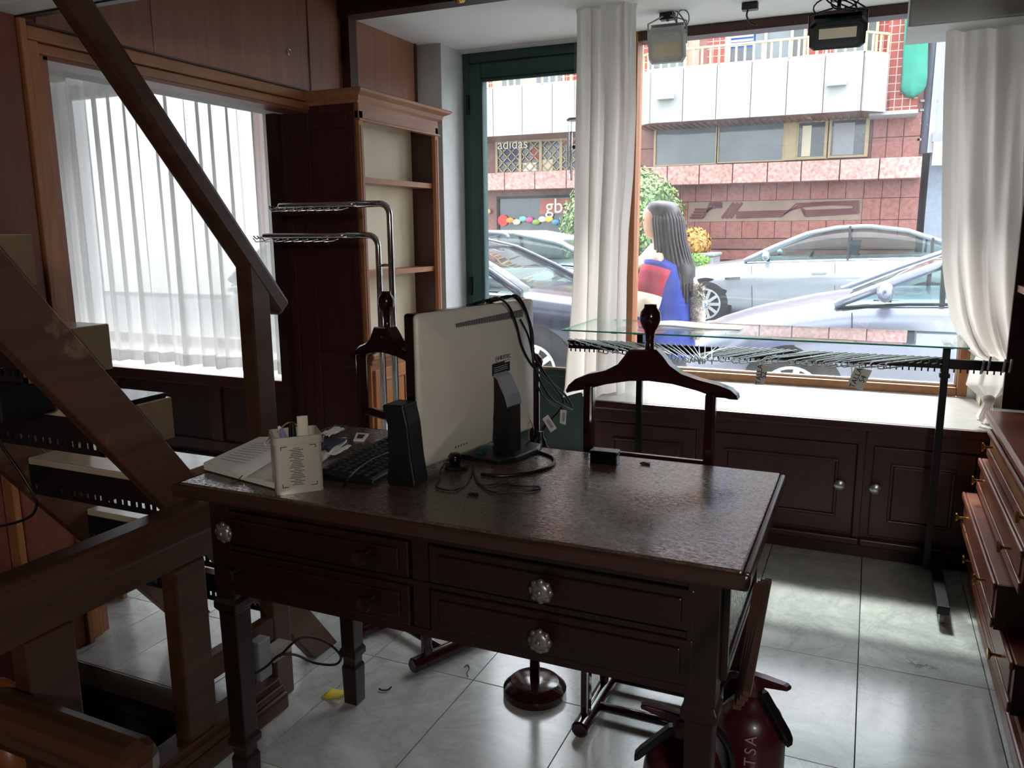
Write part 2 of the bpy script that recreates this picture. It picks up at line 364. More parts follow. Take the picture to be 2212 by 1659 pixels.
BX('frame', MAHOGX, -5.13, -2.48, 4.02, 4.09, 2.2, 2.28, w1); BX('frame', MAHOGX, -5.13, -2.48, 4.02, 4.09, .555, .62, w1); BX('pane', GLASS, -5.13, -2.48, 4.05, 4.056, .62, 2.2, w1)
struct(BX('wall_front_base', GREYP, -5.25, -2.41, 4.0, 4.12, -.13, .5))
struct(BX('wall_front_top', GREYP, -5.25, -2.07, 4.02, 4.14, 2.28, 3.1))
# soffit, beam, column
struct(BX('ceiling_front', WHITEP, -2.4, 1.0, 3.25, 4.15, 2.235, 2.3), 'white plaster soffit above the shop window', 'ceiling')
bm_ = struct(BX('wall_beam', WALLDK, -2.25, 1.0, 3.17, 3.25, 2.235, 3.0), 'dark wooden beam above the shop window', 'beam')
BX('edge_bead', MAHOGX, -2.2, 1.0, 3.163, 3.17, 2.235, 2.25, bm_)
tp = struct(BX('trim_5', PANELW, -2.4, -2.2, 3.25, 3.76, 1.88, 2.235), 'lit brown panel above the bookcase', 'trim')
BX('edge_bead', MAHOG, -2.215, -2.195, 3.755, 3.775, 1.88, 2.235, tp)
struct(BX('trim_6', MAHOG, -2.25, -2.2, 3.19, 3.25, 1.88, 2.235))
struct(BX('wall_column', GREYP, -2.45, -2.07, 3.8, 4.15, 0, 2.235), 'white plaster pier beside the green door', 'pier')
struct(BX('wall_behind_bookcase', WALLDK, -2.45, -2.4, 2.9, 3.8, 0, 2.3))
struct(BX('ceiling', WHITEP, -2.33, 1.0, 1.6, 3.2, 3.0, 3.06), 'white ceiling over the shop', 'ceiling')
mz = struct(BX('ceiling_mezzanine', WALLDK, -2.33, 1.0, -2.0, 1.60, 1.915, 2.1), 'dark underside of the mezzanine floor', 'ceiling')
BX('soffit_board', WHITEP, -2.25, 1.0, 1.535, 1.625, 1.898, 1.915, mz); BX('fascia', WHITEP, -2.25, 1.0, 1.60, 1.645, 1.915, 2.1, mz); BX('fascia_bead', BLACK, -2.25, 1.0, 1.625, 1.65, 1.893, 1.912, mz)
struct(BX('wall_mezzanine', WALLDK, -2.33, 1.0, 1.54, 1.6, 2.1, 3.06))
struct(BX('wall_back', WALLDK, -2.33, 1.0, -2.06, -2.0, 0, 2.1), 'dark back wall', 'wall')
struct(BX('wall_right', WALLDK, .94, 1.0, -2.0, 4.15, 0, 3.06), 'dark wall behind the drawers', 'wall')

# green door
d1 = thing('door_1', 'dark green framed glass door to the street', 'door', (-1.6, 4.05, 0)); struct(d1)
def fr(n, x0, x1, z0, z1, y0=4.02, y1=4.1, m=GREEN, bv=.006): return BX(n, m, x0, x1, y0, y1, z0, z1, d1, bv)
fr('outer_jamb', -2.065, -2.03, 0, 2.235, 4.03, 4.12); fr('outer_head', -2.03, -1.17, 2.17, 2.235, 4.03, 4.12); fr('outer_jamb', -1.2, -1.165, 0, 2.17, 4.03, 4.12)
fr('stile', -2.028, -1.955, .01, 2.165); fr('stile', -1.285, -1.203, .01, 2.165); fr('head_rail', -1.955, -1.285, 2.085, 2.165); fr('kick_panel', -1.955, -1.285, .01, .54, 4.03, 4.09)
fr('sill_rail', -1.955, -1.285, .52, .56); fr('bead', -1.955, -1.94, .56, 2.085, 4.01, 4.03); fr('bead', -1.955, -1.285, 2.07, 2.085, 4.01, 4.03); fr('bead', -1.955, -1.285, .56, .572, 4.005, 4.03, CHROME, 0)
BX('pane', GLASS, -1.955, -1.285, 4.056, 4.062, .56, 2.085, d1)
for z in (1.96, 1.0, .25): MB().tube([(-2.03, 4.015, z-.05), (-2.03, 4.015, z+.05)], .011, 10).build('hinge', BLACKM, d1, True)
struct(BX('trim_7', GREYP, -2.07, -1.16, 3.98, 4.03, 2.222, 2.236), 'rough plaster edge above the door', 'trim')

# shop window
w2 = thing('window_2', 'large shop window with slim brown wooden frame', 'window', (-.35, 4.05, .56)); struct(w2)
for nm, mt, a in (('post', OAK, (-1.165, -1.1, 4.0, 4.1, .56, 2.235)), ('post_edge', MAHOG, (-1.165, -1.14, 3.98, 4.0, .56, 2.235)), ('jamb', OAK, (.385, .425, 4.0, 4.1, .56, 2.2)), ('bottom_rail', OAKY, (-1.1, .385, 4.0, 4.1, .56, .6)), ('top_rail', MAHOGX, (-1.1, .425, 4.0, 4.1, 2.19, 2.235)), ('pane', GLASS, (-1.1, .385, 4.055, 4.061, .6, 2.19)), ('glazing_bead', GREYP, (-1.1, .385, 4.03, 4.055, .6, .612)), ('glazing_bead', GREYP, (.372, .385, 4.03, 4.055, .612, 2.19))):
    BX(nm, mt, *a, w2, .004 if nm != 'pane' else 0)
struct(BX('wall_front', WHITEP, .425, 1.0, 4.0, 4.15, 0, 2.235), 'white wall right of the shop window', 'wall')
struct(BX('wall_window_base', GREYP, -1.165, 1.0, 4.02, 4.14, -.13, .545))
struct(BX('wall_front_upper', GREYP, -2.07, 1.0, 4.02, 4.14, 2.3, 3.1))
struct(BX('window_ledge_2', PLAT, -1.09, .93, 3.345, 4.0, .53, .56), 'white marble display platform under the shop window', 'ledge')
struct(BX('trim_8', MAHOGX, -1.1, .93, 3.318, 3.345, .525, .562, bevel=.008), 'rounded mahogany nosing of the display platform', 'trim')
struct(BX('trim_9', CREAMP, .46, .7, 3.84, 3.99, .56, .72), 'beige block at the foot of the white wall', 'trim')
px_ = struct(BX('trim_10', WHITEP, .066, .94, 3.3, 3.62, 1.997, 2.235), 'white boxed pelmet over the tied curtain', 'pelmet')
BX('edge_board', GREYP, .06, .066, 3.3, 3.62, 1.99, 2.235, px_); BX('bottom_board', GREYP, .066, .94, 3.305, 3.615, 1.99, 1.997, px_)

# cupboards under the display platform
def cupboard(x0, x1, knob, lab):
    c = thing('window_cupboard', lab, 'cupboard', ((x0+x1)/2, 3.6, 0), 0, 'mahogany cupboards under the display platform')
    BX('carcass', MAHOG, x0, x1, 3.35, 4.0, .06, .528, c); BX('plinth', WALLDK, x0, x1, 3.35, 4.0, 0, .06, c); BX('plinth_moulding', MAHOGX, x0, x1, 3.32, 3.35, .055, .085, c, .006)
    BX('top_rail', MAHOGX, x0, x1, 3.332, 3.35, .47, .528, c, .003)
    a, b = x0+.03, x1-.03
    d = BX('door', MAHOG, a, b, 3.334, 3.35, .1, .465, c, .004)
    fw = .075
    BX('raised_panel', MAHOG, a+fw, b-fw, 3.33, 3.336, .1+fw, .465-fw, d, .006)
    for (p, q, r, s_) in ((a+fw-.012, b-fw+.012, .465-fw, .465-fw+.012), (a+fw-.012, b-fw+.012, .1+fw-.012, .1+fw)): BX('moulding', MAHOGX, p, q, 3.324, 3.335, r, s_, d, .004)
    for p in (a+fw-.012, b-fw): BX('moulding', MAHOG, p, p+.012, 3.324, 3.335, .1+fw, .465-fw, d, .004)
    MB().lathe([(.006, 0), (.007, .014), (.02, .018), (.021, .025), (.012, .03), (.001, .031)], (knob, 3.334, .30), 16, Matrix.Rotation(PI/2, 3, 'X')).build('knob', PEWTER, d, 'auto')
    BX('stile', MAHOG, x1-.028, x1, 3.334, 3.35, .085, .47, c, .003)
    return c
cupboard(-1.09, -.6, -1.0, 'mahogany cupboard under the platform, the one next to the green door')
cupboard(-.6, .03, -.055, 'widest mahogany cupboard, in the middle of the row under the platform')
cupboard(.03, .44, .075, 'mahogany cupboard behind the black garment rail post')

# own building above the shop, and an unseen lamp added as fill for camera-facing surfaces
struct(BX('wall_facade_above', GREYP, -20, 20, 4.02, 4.3, 3.1, 18), 'plain facade of the building above the shop', 'wall')
struct(BX('wall_facade_side', GREYP, -20, -5.25, 4.02, 4.3, -.2, 3.1)); struct(BX('wall_facade_side.001', GREYP, 1.0, 20, 4.02, 4.3, -.2, 3.1))
OPAL, t_ = newmat('fill lamp glass'); e_ = N(t_, 'Emission'); e_.inputs['Color'].default_value = (1, .97, .9, 1); e_.inputs['Strength'].default_value = 1.5; o_ = N(t_, 'OutputMaterial'); t_.links.new(e_.outputs[0], o_.inputs[0])
for i, (x, y) in enumerate(((.8, -1.0),)):
    l_ = thing('added_fill_lamp', ('unseen round fill lamp added under the mezzanine near the drawer counter', 'unseen round fill lamp added under the mezzanine near the stairwell')[i], 'lamp', (x, y, 1.83))
    MB().lathe([(.001, 1.835), (.07, 1.842), (.095, 1.87), (.1, 1.895), (.001, 1.895)], (x, y, 0), 28).build('shade', OPAL, l_, True); MB().lathe([(.11, 1.895), (.11, 1.914), (.001, 1.914)], (x, y, 0), 28).build('rim', BRASS, l_)
    ld = bpy.data.lights.new('fill_light', 'POINT'); ld.energy = 30; ld.shadow_soft_size = .12; ld.color = (1, .97, .92); lo = bpy.data.objects.new('fill_light', ld); C.objects.link(lo); lo.parent = l_; lo.location = (0, 0, -.16)
# ------------------------------------------------------------------ bookcase
bk = thing('bookcase', 'tall mahogany bookcase with empty shelves and lit cornice', 'bookcase', (-2.2, 3.3, 0))  # front parts and cornice have the window light put into a lighter wood colour
BX('side_panel', MAHOG, -2.4, -2.02, 2.94, 2.965, 0, 1.83, bk, .003); BX('side_panel', MAHOG, -2.4, -2.02, 3.6, 3.625, 0, 1.83, bk, .003)
for x in (-2.38, -2.27, -2.035): BX('side_stile', MAHOG, x-.02, x+.02, 2.932, 2.94, .1, 1.82, bk, .003)
for z in (.1, .74, 1.76): BX('side_rail', MAHOGX, -2.25, -2.055, 2.933, 2.94, z-.03, z+.03, bk, .003)
BX('back_panel', CREAMP, -2.155, -2.14, 2.965, 3.6, .74, 1.83, bk); BX('back_panel', MAHOG, -2.4, -2.385, 2.965, 3.6, 0, .74, bk)
for z in (1.52, 1.115): o = BX('shelf', PANELW, -2.14, -2.03, 2.965, 3.6, z-.011, z+.011, bk, .002); BX('shelf_edge', OAKY, -2.032, -2.022, 2.965, 3.6, z-.012, z+.012, o)
for y in (2.942, 3.592): s_ = BX('stile', OAK, -2.02, -1.998, y, y+.033, .75, 1.8, bk, .004); BX('fluting', PANELW, -2.0, -1.995, y+.01, y+.023, .8, 1.74, s_)
BX('frieze', OAKY, -2.02, -1.998, 2.942, 3.625, 1.765, 1.83, bk, .003); BX('frieze_bead', OAKY, -2.02, -1.99, 2.938, 3.63, 1.758, 1.768, bk, .003)
MB().loft([[(-2.4, y0, z), (d, y0, z), (d, y1, z), (-2.4, y1, z)] for (z, d, y0, y1) in ((1.828, -1.998, 2.935, 3.632), (1.838, -1.985, 2.925, 3.645), (1.855, -1.98, 2.92, 3.65), (1.868, -1.955, 2.9, 3.68), (1.878, -1.95, 2.895, 3.69), (1.882, -1.955, 2.9, 3.685))]).build('cornice', OAKY, bk)
led = BX('counter', OAKY, -2.4, -1.97, 2.942, 3.64, .742, .768, bk, .006); BX('counter_moulding', OAKY, -2.02, -1.985, 2.95, 3.63, .715, .742, bk, .006)
BX('base_cabinet', OAK, -2.39, -2.005, 2.966, 3.599, .06, .72, bk)
for (a, b) in ((2.985, 3.275), (3.29, 3.58)):
    d = BX('door', OAK, -2.005, -1.993, a, b, .1, .69, bk, .003); BX('door_panel', OAK, -1.995, -1.989, a+.055, b-.055, .16, .63, d, .004)
    for y in (a+.045, b-.055): BX('door_moulding', MAHOG, -1.994, -1.987, y, y+.008, .15, .64, d)
    BX('door_moulding', OAKY, -1.994, -1.985, a+.045, b-.045, .632, .644, d, .003)
BX('plinth', OAKY, -2.39, -1.99, 2.95, 3.62, 0, .06, bk, .004)

# ------------------------------------------------------------------ desk
DX0, DX1, DY0, DY1, DZ = -1.313, -.149, 1.209, 1.766, .78
DESKE = wood('desk edge timber', '#33201a', '#422a22', 'x', .28)
dk = thing('writing_desk', 'dark wooden writing desk with worn top and drawers', 'desk', ((DX0+DX1)/2, (DY0+DY1)/2, 0))
o = BX('desk_top', DESKT, DX0, DX1, DY0, DY1, DZ-.03, DZ, dk); b = o.modifiers.new('bevel', 'BEVEL'); b.width = .004; b.segments = 2
for (x0, x1, y0, y1) in ((DX0-.012, DX1+.012, DY0-.012, DY0), (DX0-.012, DX1+.012, DY1, DY1+.012), (DX0-.012, DX0, DY0, DY1), (DX1, DX1+.012, DY0, DY1)): BX('edge_moulding', DESKE, x0, x1, y0, y1, DZ-.03, DZ-.0015, dk, .009)
BX('apron_moulding', DESKW, DX0+.025, DX1-.025, DY0+.025, DY1-.025, DZ-.045, DZ-.03, dk, .006)
BX('body_back', DESKW, DX0+.045, DX1-.045, DY1-.06, DY1-.045, .525, DZ-.045, dk); BX('body_bottom', DESKW, DX0+.045, DX1-.045, DY0+.05, DY1-.045, .525, .54, dk)
BX('rail', DESKW, DX0+.05, DX1-.05, DY0+.042, DY0+.06, DZ-.06, DZ-.045, dk); BX('rail', DESKW, DX0+.05, DX1-.05, DY0+.042, DY0+.06, .525, .54, dk); BX('rail', DESKW, DX0+.05, DX1-.05, DY0+.042, DY0+.06, .628, .638, dk)
for x in (DX0+.04, DX1-.055):
    o = BX('side_panel', DESKW, x, x+.015, DY0+.06, DY1-.06, .525, DZ-.045, dk)
BX('side_inset', DESKT, DX1-.042, DX1-.034, DY0+.11, DY1-.11, .57, DZ-.08, dk, .002)
for (y0, y1, z0, z1) in ((DY0+.08, DY0+.1, .54, DZ-.05), (DY1-.1, DY1-.08, .54, DZ-.05), (DY0+.1, DY1-.1, .54, .56), (DY0+.1, DY1-.1, DZ-.07, DZ-.05)): BX('side_moulding', DESKW, DX1-.042, DX1-.028, y0, y1, z0, z1, dk, .004)
BX('divider', DESKW, -.77, -.735, DY0+.045, DY1-.06, .525, DZ-.045, dk)
for x in (DX0+.065, DX1-.065):
    for y in (DY0+.065, DY1-.065):
        l = MB()
        prof = [(.026, DZ-.045), (.026, .51), (.031, .50), (.031, .485), (.024, .475), (.0215, .17), (.027, .16), (.027, .145), (.019, .135), (.019, .12), (.023, .11), (.021, 0)]
        l.loft([[(x-r, y-r, z), (x+r, y-r, z), (x+r, y+r, z), (x-r, y+r, z)] for r, z in prof]).build('leg', DESKW, dk, bevel=.002)
def knob_ros(x, z, par):
    k = MB(); c = Vector((x, DY0+.03, z)); R = Matrix.Rotation(PI/2, 3, 'X')
    k.lathe([(.008, -.004), (.009, .012), (.02, .016), (.022, .02), (.012, .026), (.001, .028)], c, 24, R)
    for j in range(8):
        a = j*PI/4; k.ball(c+Vector((math.cos(a)*.0165, -.019, math.sin(a)*.0165)), .0075, 8, (1, .7, 1))
    k.ball(c+Vector((0, -.026, 0)), .006, 8); return k.build('knob', PORC, par, True)
def knob_pl(x, z, par):
    return MB().lathe([(.007, -.004), (.008, .012), (.014, .015), (.0165, .02), (.014, .025), (.0115, .0245), (.001, .0235)], (x, DY0+.03, z), 20, Matrix.Rotation(PI/2, 3, 'X')).build('knob', DESKW, par, 'auto')
for (x0, x1, z0, z1, kn) in ((-1.235, -.775, .642, .716, ((-1.21, 1), (-.868, 0))), (-1.235, -.775, .542, .626, ((-1.206, 0), (-.862, 0))), (-.73, -.228, .642, .716, ((-.49, 1),)), (-.73, -.228, .542, .626, ((-.492, 1),))):
    d = BX('drawer', DESKW, x0, x1, DY0+.038, DY0+.4, z0, z1, dk, .003)
    BX('drawer_panel', DESKW, x0+.02, x1-.02, DY0+.033, DY0+.04, z0+.015, z1-.015, d, .003)
    for kx, ros in kn: (knob_ros if ros else knob_pl)(kx, (z0+z1)/2, d)

# ------------------------------------------------------------------ chest of drawers on the right
ch = thing('drawer_counter', 'long mahogany drawer counter with drawers pulled out stepwise', 'counter', (.66, 2.2, 0))
CYA, CYB = .6, 3.27
BX('counter_top', MAHOGY, .41, .93, CYA, CYB, .625, .655, ch, .01)
BX('top_moulding', MAHOGY, .425, .93, CYA, CYB-.01, .603, .625, ch, .006)
BX('carcass', MAHOGY, .445, .93, CYA, CYB-.03, .05, .6, ch); BX('end_panel', WALLDK, .44, .93, CYB-.03, CYB-.012, 0, .6, ch)
BX('plinth', MAHOGY, .405, .93, CYA, CYB-.04, 0, .045, ch, .006); BX('plinth_moulding', MAHOGY, .42, .93, CYA, CYB-.04, .045, .07, ch, .008)
for k, (z0, z1, pull, ya) in enumerate(((.5, .598, .0, 2.2), (.375, .49, .022, 2.28), (.235, .362, .062, 2.36), (.085, .222, .03, 2.2))):
    X = .43-pull
    d = BX('drawer', MAHOGY, X, .9, ya, CYB-.05-.01*k, z0, z1, ch, .004)
    BX('lip_moulding', MAHOGY, X-.012, X, ya, CYB-.05-.01*k, z1-.022, z1+.002, d, .006); BX('lip_moulding', MAHOGY, X-.008, X, ya, CYB-.05-.01*k, z0, z0+.03, d, .006)
    BX('front_panel', OAKY if k == 0 else MAHOGY, X-.005, X+.002, ya+.03, CYB-.09-.01*k, z0+.035, z1-.028, d, .003)
    for y in (CYB-.16-.02*k, ya+.16):
        MB().lathe([(.004, 0), (.004, .022), (.006, .024), (.016, .03), (.016, .034), (.002, .036)], (X-.004, y, (z0+z1)/2+.006), 14, Matrix.Rotation(-PI/2, 3, 'Y')).build('knob', BRASS, d, 'auto')
    if pull: BX('drawer_end', WALLDK, X, .44, ya-.006, ya, z0, z1, d)
for k, (z0, z1) in enumerate(((.5, .598), (.375, .49), (.235, .362), (.085, .222))):
    d = BX('drawer', MAHOGY, .434, .9, 1.2, 2.17, z0, z1, ch, .004); BX('lip_moulding', MAHOGY, .426, .434, 1.2, 2.17, z1-.022, z1, d, .005)
    MB().lathe([(.004, 0), (.004, .022), (.016, .03), (.016, .034), (.002, .036)], (.43, 1.9, (z0+z1)/2), 14, Matrix.Rotation(-PI/2, 3, 'Y')).build('knob', BRASS, d, 'auto')
tag(BX('paper_sheet', PAPER, .5, .7, 2.55, 3.0, .656, .6575), 'white paper sheet lying on the drawer counter', 'paper')
sh_ = thing('wall_shelving', 'dark tall shelving standing above the drawer counter', 'shelving', (.7, 2.6, .656))
BX('carcass', WALLDK, .62, .93, 1.9, 3.3, .66, 2.5, sh_); BX('end_panel', WALLDK, .462, .93, 3.28, 3.3, .66, 2.5, sh_)
for z in (1.09, 1.5, 1.9): BX('shelf', MAHOGY, .47, .62, 1.9, 3.28, z-.012, z+.012, sh_, .002)
BX('upright', WALLDK, .47, .62, 2.0, 2.025, .66, 2.5, sh_)

# ------------------------------------------------------------------ stair to the mezzanine
stc = thing('staircase', 'steep open staircase with scuffed brown stringer and box treads', 'stairs', (-1.76, 1.5, 0))
def sy(z): return 1.955-z/1.345     # nosing line in the YZ plane
def stringer(x0, x1):
    lo = []; 
    for x in (x0, x1):
        lo.append([(x, 1.955, .0), (x, 1.84, .0), (x, .55, 1.66), (x, .55, 1.889)])
    return MB().prism(*lo).build('stringer', STRW, stc, bevel=.003)
stringer(-1.525, -1.49); stringer(-2.06, -2.025)
TREADT = plain('pale glossy tread', '#cdbfa8', .14, coat=.3)
HOLES = plain('riser black', '#0d0c0e', .6)
for k in range(8):
    yn = 1.875-.155*k; zt = .325+.195*k
    if zt > 1.75: break
    t_ = BX('tread', TREADT, -2.02, -1.53, yn-.2, yn, zt-.018, zt, stc, .003)
    BX('tread_front', KRAFT, -2.02, -1.53, yn-.02, yn-.004, zt-.1, zt-.018, t_); BX('tread_end', KRAFT, -1.545, -1.528, yn-.2, yn-.003, zt-.1, zt-.0015, t_)
    h = MB()                                                      # perforated back strip: solid bands and small bridges
    h.box(-2.02, -1.53, yn-.2, yn-.193, zt-.072, zt-.018); h.box(-2.02, -1.53, yn-.2, yn-.193, zt-.1, zt-.088)
    for j in range(20): x = -2.02+.0245*j; h.box(x, x+(.011 if j % 2 else .007), yn-.2, yn-.193, zt-.088, zt-.072)
    h.build('perforated_strip', HOLES, t_)
# hand rail + newel of the stair
rl = thing('stair_handrail', 'dark sloping handrail with square newel post in front of the sheer curtain', 'handrail', (-1.464, 1.66, 0))
A_ = at(603, 668, X=-1.464); B_ = at(150, -10, X=-1.464); dr = (B_-A_).normalized(); B_ = A_+dr*1.1
MB().bar(A_, B_, .05, .055, (0, 0, 1)).build('rail', RAILW, rl, bevel=.012)
ny = at(552, 700, X=-1.464).y; zr_ = A_.z+(ny-A_.y)/dr.y*dr.z-.02; sl_ = dr.z/dr.y*.034
MB().hexa([(-1.488, ny-.034, 0), (-1.44, ny-.034, 0), (-1.44, ny+.034, 0), (-1.488, ny+.034, 0), (-1.488, ny-.034, zr_-sl_), (-1.44, ny-.034, zr_-sl_), (-1.44, ny+.034, zr_+sl_), (-1.488, ny+.034, zr_+sl_)]).build('newel_post', RAILW, rl, bevel=.004)

# ------------------------------------------------------------------ balustrade around the stairwell
bl = thing('stairwell_balustrade', 'low dark balustrade beside the desk around the stairwell', 'balustrade', (-1.44, 1.2, 0))
XB = -1.45
MB().bar((XB, .25, .628), (XB, 1.598, .628), .075, .078).build('top_rail', RAILW, bl, bevel=.014)
BX('under_rail', RAILW, XB-.02, XB+.02, .25, 1.598, .53, .589, bl, .004)
for y, hw_ in ((.5, .05), (.965, .052), (1.325, .046)): BX('post', RAILW, XB-.024, XB+.024, y-hw_, y+hw_, .085, .53, bl, .004)
BX('lower_rail', RAILW, XB-.018, XB+.018, 1.37, 1.598, .20, .262, bl, .004)
BX('base_beam', RAILW, XB-.045, XB+.03, .25, 1.60, 0, .085, bl, .004); BX('base_moulding', RAILW, XB+.03, XB+.055, .25, 1.605, 0, .05, bl, .01); BX('base_moulding', RAILW, XB+.03, XB+.045, .25, 1.6, .05, .07, bl, .006)
r2 = thing('stairwell_grab_rail', 'thick rounded brown rail crossing in front of the balustrade post', 'rail', (-1.5, .86, 0))
MB().bar((-2.15, .872, .405), (-1.065, .858, .405), .088, .085).build('rail', RAILX, r2, bevel=.03)
BX('stub_post', RAILX, -1.15, -1.1, .835, .88, 0, .37, r2, .004); BX('stub_post', RAILX, -2.2, -2.14, .84, .9, -.5, .37, r2, .004)
CAP = wood('orange varnish', '#7a4420', '#93562c', 'x', .35)
q = at(22, 1512, Z=.405)
MB().tube([(q.x-.005, .866+.052*math.cos(a), .405+.05*math.sin(a)) for a in [k*2*PI/20 for k in range(20)]], .011, 8, True).build('collar', CAP, r2, True)
o = MB(); q = at(30, 1600, Z=.2); o.loft([[(x, q.y+.05*math.cos(a)*s_, z+.06*math.sin(a)*s_) for a in [k*PI/6 for k in range(12)]] for x, z, s_ in ((q.x-.5, .22, 1), (q.x-.05, .2, 1), (q.x+.02, .17, .9), (q.x+.04, .12, .6))])
tag(o.build('lower_handrail', CAP, smooth=True), 'orange brown lower handrail beneath the thick rounded rail', 'handrail')
# ------------------------------------------------------------------ curtains
def curtain(name, rows, amp, folds, mat, label, seed, y0, nx=140, phase=0, lean=0, hem=None, cat='curtain'):
    "rows: (z, x_left, x_right, fold depth factor, y shift)"
    rnd = random.Random(seed); ph = [rnd.uniform(0, 6.28) for _ in range(5)]; fr_ = [folds, folds*1.73, folds*.41, folds*2.9]
    m_ = MB(); L = []
    for (z, xl, xr, k, dy) in rows:
        l = []
        for i in range(nx+1):
            u = i/nx; uu = u+.015*math.sin(u*9+ph[4])
            s = math.sin(2*PI*fr_[0]*uu+ph[0]+z*phase)*.6+math.sin(2*PI*fr_[1]*uu+ph[1]-z*.8*phase)*.3+math.sin(2*PI*fr_[2]*uu+ph[2])*.35+math.sin(2*PI*fr_[3]*uu+ph[3])*.08
            l.append((xl+(xr-xl)*u+.006*math.sin(2*PI*fr_[0]*uu+ph[1]), y0+dy+amp*k*s, z+(.008*math.sin(2*PI*folds*.37*u+ph[2]) if z == rows[-1][0] else 0)))
        L.append(l)
    m_.loft(L, closed=False, caps=False); o = m_.build(name, mat, smooth=True); return tag(o, label, cat) if label else o
rows = [(2.19-1.58*i/24, -5.1, -2.43+.0*i, .75+.35*i/24, 0) for i in range(25)]
cl = curtain('sheer_curtain', rows, .038, 30, SHEER, 'sheer white pleated curtain hanging in the side show window', 3, 3.155, 600, .25)
hb = MB(); 
cl_h = curtain('hem_band', [(.672, -5.1, -2.43, 1.09, -.0015), (.612, -5.1, -2.43, 1.1, -.0015)], .038, 30, SHEER, None, 3, 3.155, 600, .25); cl_h.parent = cl; cl_h.location = Vector(cl_h.location)-Vector(cl.location)
hd = curtain('heading_band', [(2.192, -5.1, -2.43, .75, -.0015), (2.10, -5.1, -2.43, .77, -.0015)], .038, 30, CURT, None, 3, 3.155, 600, .25); hd.parent = cl; hd.location = Vector(hd.location)-Vector(cl.location)
tag(MB().tube([(-5.19, 3.155, 2.2), (-2.42, 3.155, 2.2)], .009, 8).build('curtain_rod', CHROME, smooth=True), 'thin metal rod carrying the sheer curtain', 'curtain rod')
YM = 3.5
def prow(y, x0, x1, k, dy=0, Y=YM): a = at(x0, y, Y=Y); b = at(x1, y, Y=Y); return ((a.z+b.z)/2, a.x, b.x, k, dy)
mr = [prow(-40, 1240, 1378, .8), prow(5, 1243, 1376, .8), prow(28, 1247, 1372, .7), prow(120, 1247, 1371, .75), prow(250, 1246, 1369, .9), prow(380, 1245, 1362, 1), prow(500, 1244, 1352, 1), prow(600, 1243, 1348, 1.1), prow(700, 1237, 1347, 1.2), prow(780, 1230, 1347, 1.2), prow(835, 1226, 1347, 1.2), prow(858, 1222, 1347, 1.2)]
def dense(rs, k=4):
    out = []
    for i in range(len(rs)-1):
        for j in range(k): t = j/k; out.append(tuple(a+(b-a)*t for a, b in zip(rs[i], rs[i+1])))
    return out+[rs[-1]]
curtain('cotton_curtain', dense(mr), .045, 3.4, CURT, 'off white cotton curtain hanging straight between door and shop window', 11, YM, 150, 1.6)
YR = 3.45
rr = [prow(30, 2047, 2225, .6, 0, YR), prow(200, 2040, 2218, .8, 0, YR), prow(350, 2037, 2212, .9, 0, YR), prow(480, 2036, 2207, 1, 0, YR), prow(560, 2036, 2204, 1.1, 0, YR), prow(620, 2042, 2202, 1.3, -.01, YR), prow(680, 2052, 2203, 1.7, -.02, YR), prow(720, 2066, 2206, 2.0, -.03, YR), prow(750, 2084, 2208, 2.0, -.035, YR), prow(768, 2104, 2208, 1.6, -.03, YR), prow(780, 2128, 2203, 1.0, 0, YR)]
ct = curtain('knotted_curtain', dense(rr), .035, 2.6, CURT, 'off white cotton curtain gathered and knotted above the drawer counter', 23, YR, 150, 2.2)
lo_ = [prow(772, 2112, 2195, .5, .02, YR), prow(800, 2100, 2195, .5, .02, YR), prow(835, 2090, 2188, .5, .02, YR), prow(850, 2108, 2172, .5, .01, YR), prow(864, 2126, 2150, .3, 0, YR)]
a_ = curtain('hanging_flap', dense(lo_), .02, 2, CURT, None, 5, YR, 60, 2); a_.parent = ct; a_.location = Vector(a_.location)-Vector(ct.location)
ti = [prow(862, 2127, 2146, .6, 0, YR-.03), prow(880, 2118, 2138, .8, 0, YR-.03), prow(900, 2108, 2130, 1, 0, YR-.03), prow(912, 2112, 2124, .6, 0, YR-.03)]
a_ = curtain('knot_tail', dense(ti), .015, 1.5, CURT, None, 8, YR-.03, 40, 2); a_.parent = ct; a_.location = Vector(a_.location)-Vector(ct.location)
ti = [prow(868, 2134, 2150, .6, .02, YR), prow(900, 2122, 2148, .8, .02, YR), prow(925, 2118, 2142, .8, .02, YR)]
a_ = curtain('knot_tail', dense(ti), .015, 1.5, CURT, None, 9, YR, 40, 2); a_.parent = ct; a_.location = Vector(a_.location)-Vector(ct.location)
k_ = at(2136, 863, Y=YR-.035); kn = MB().ball(k_, .022, 12, (1, .8, .8)).build('knot', CURT, ct, True)

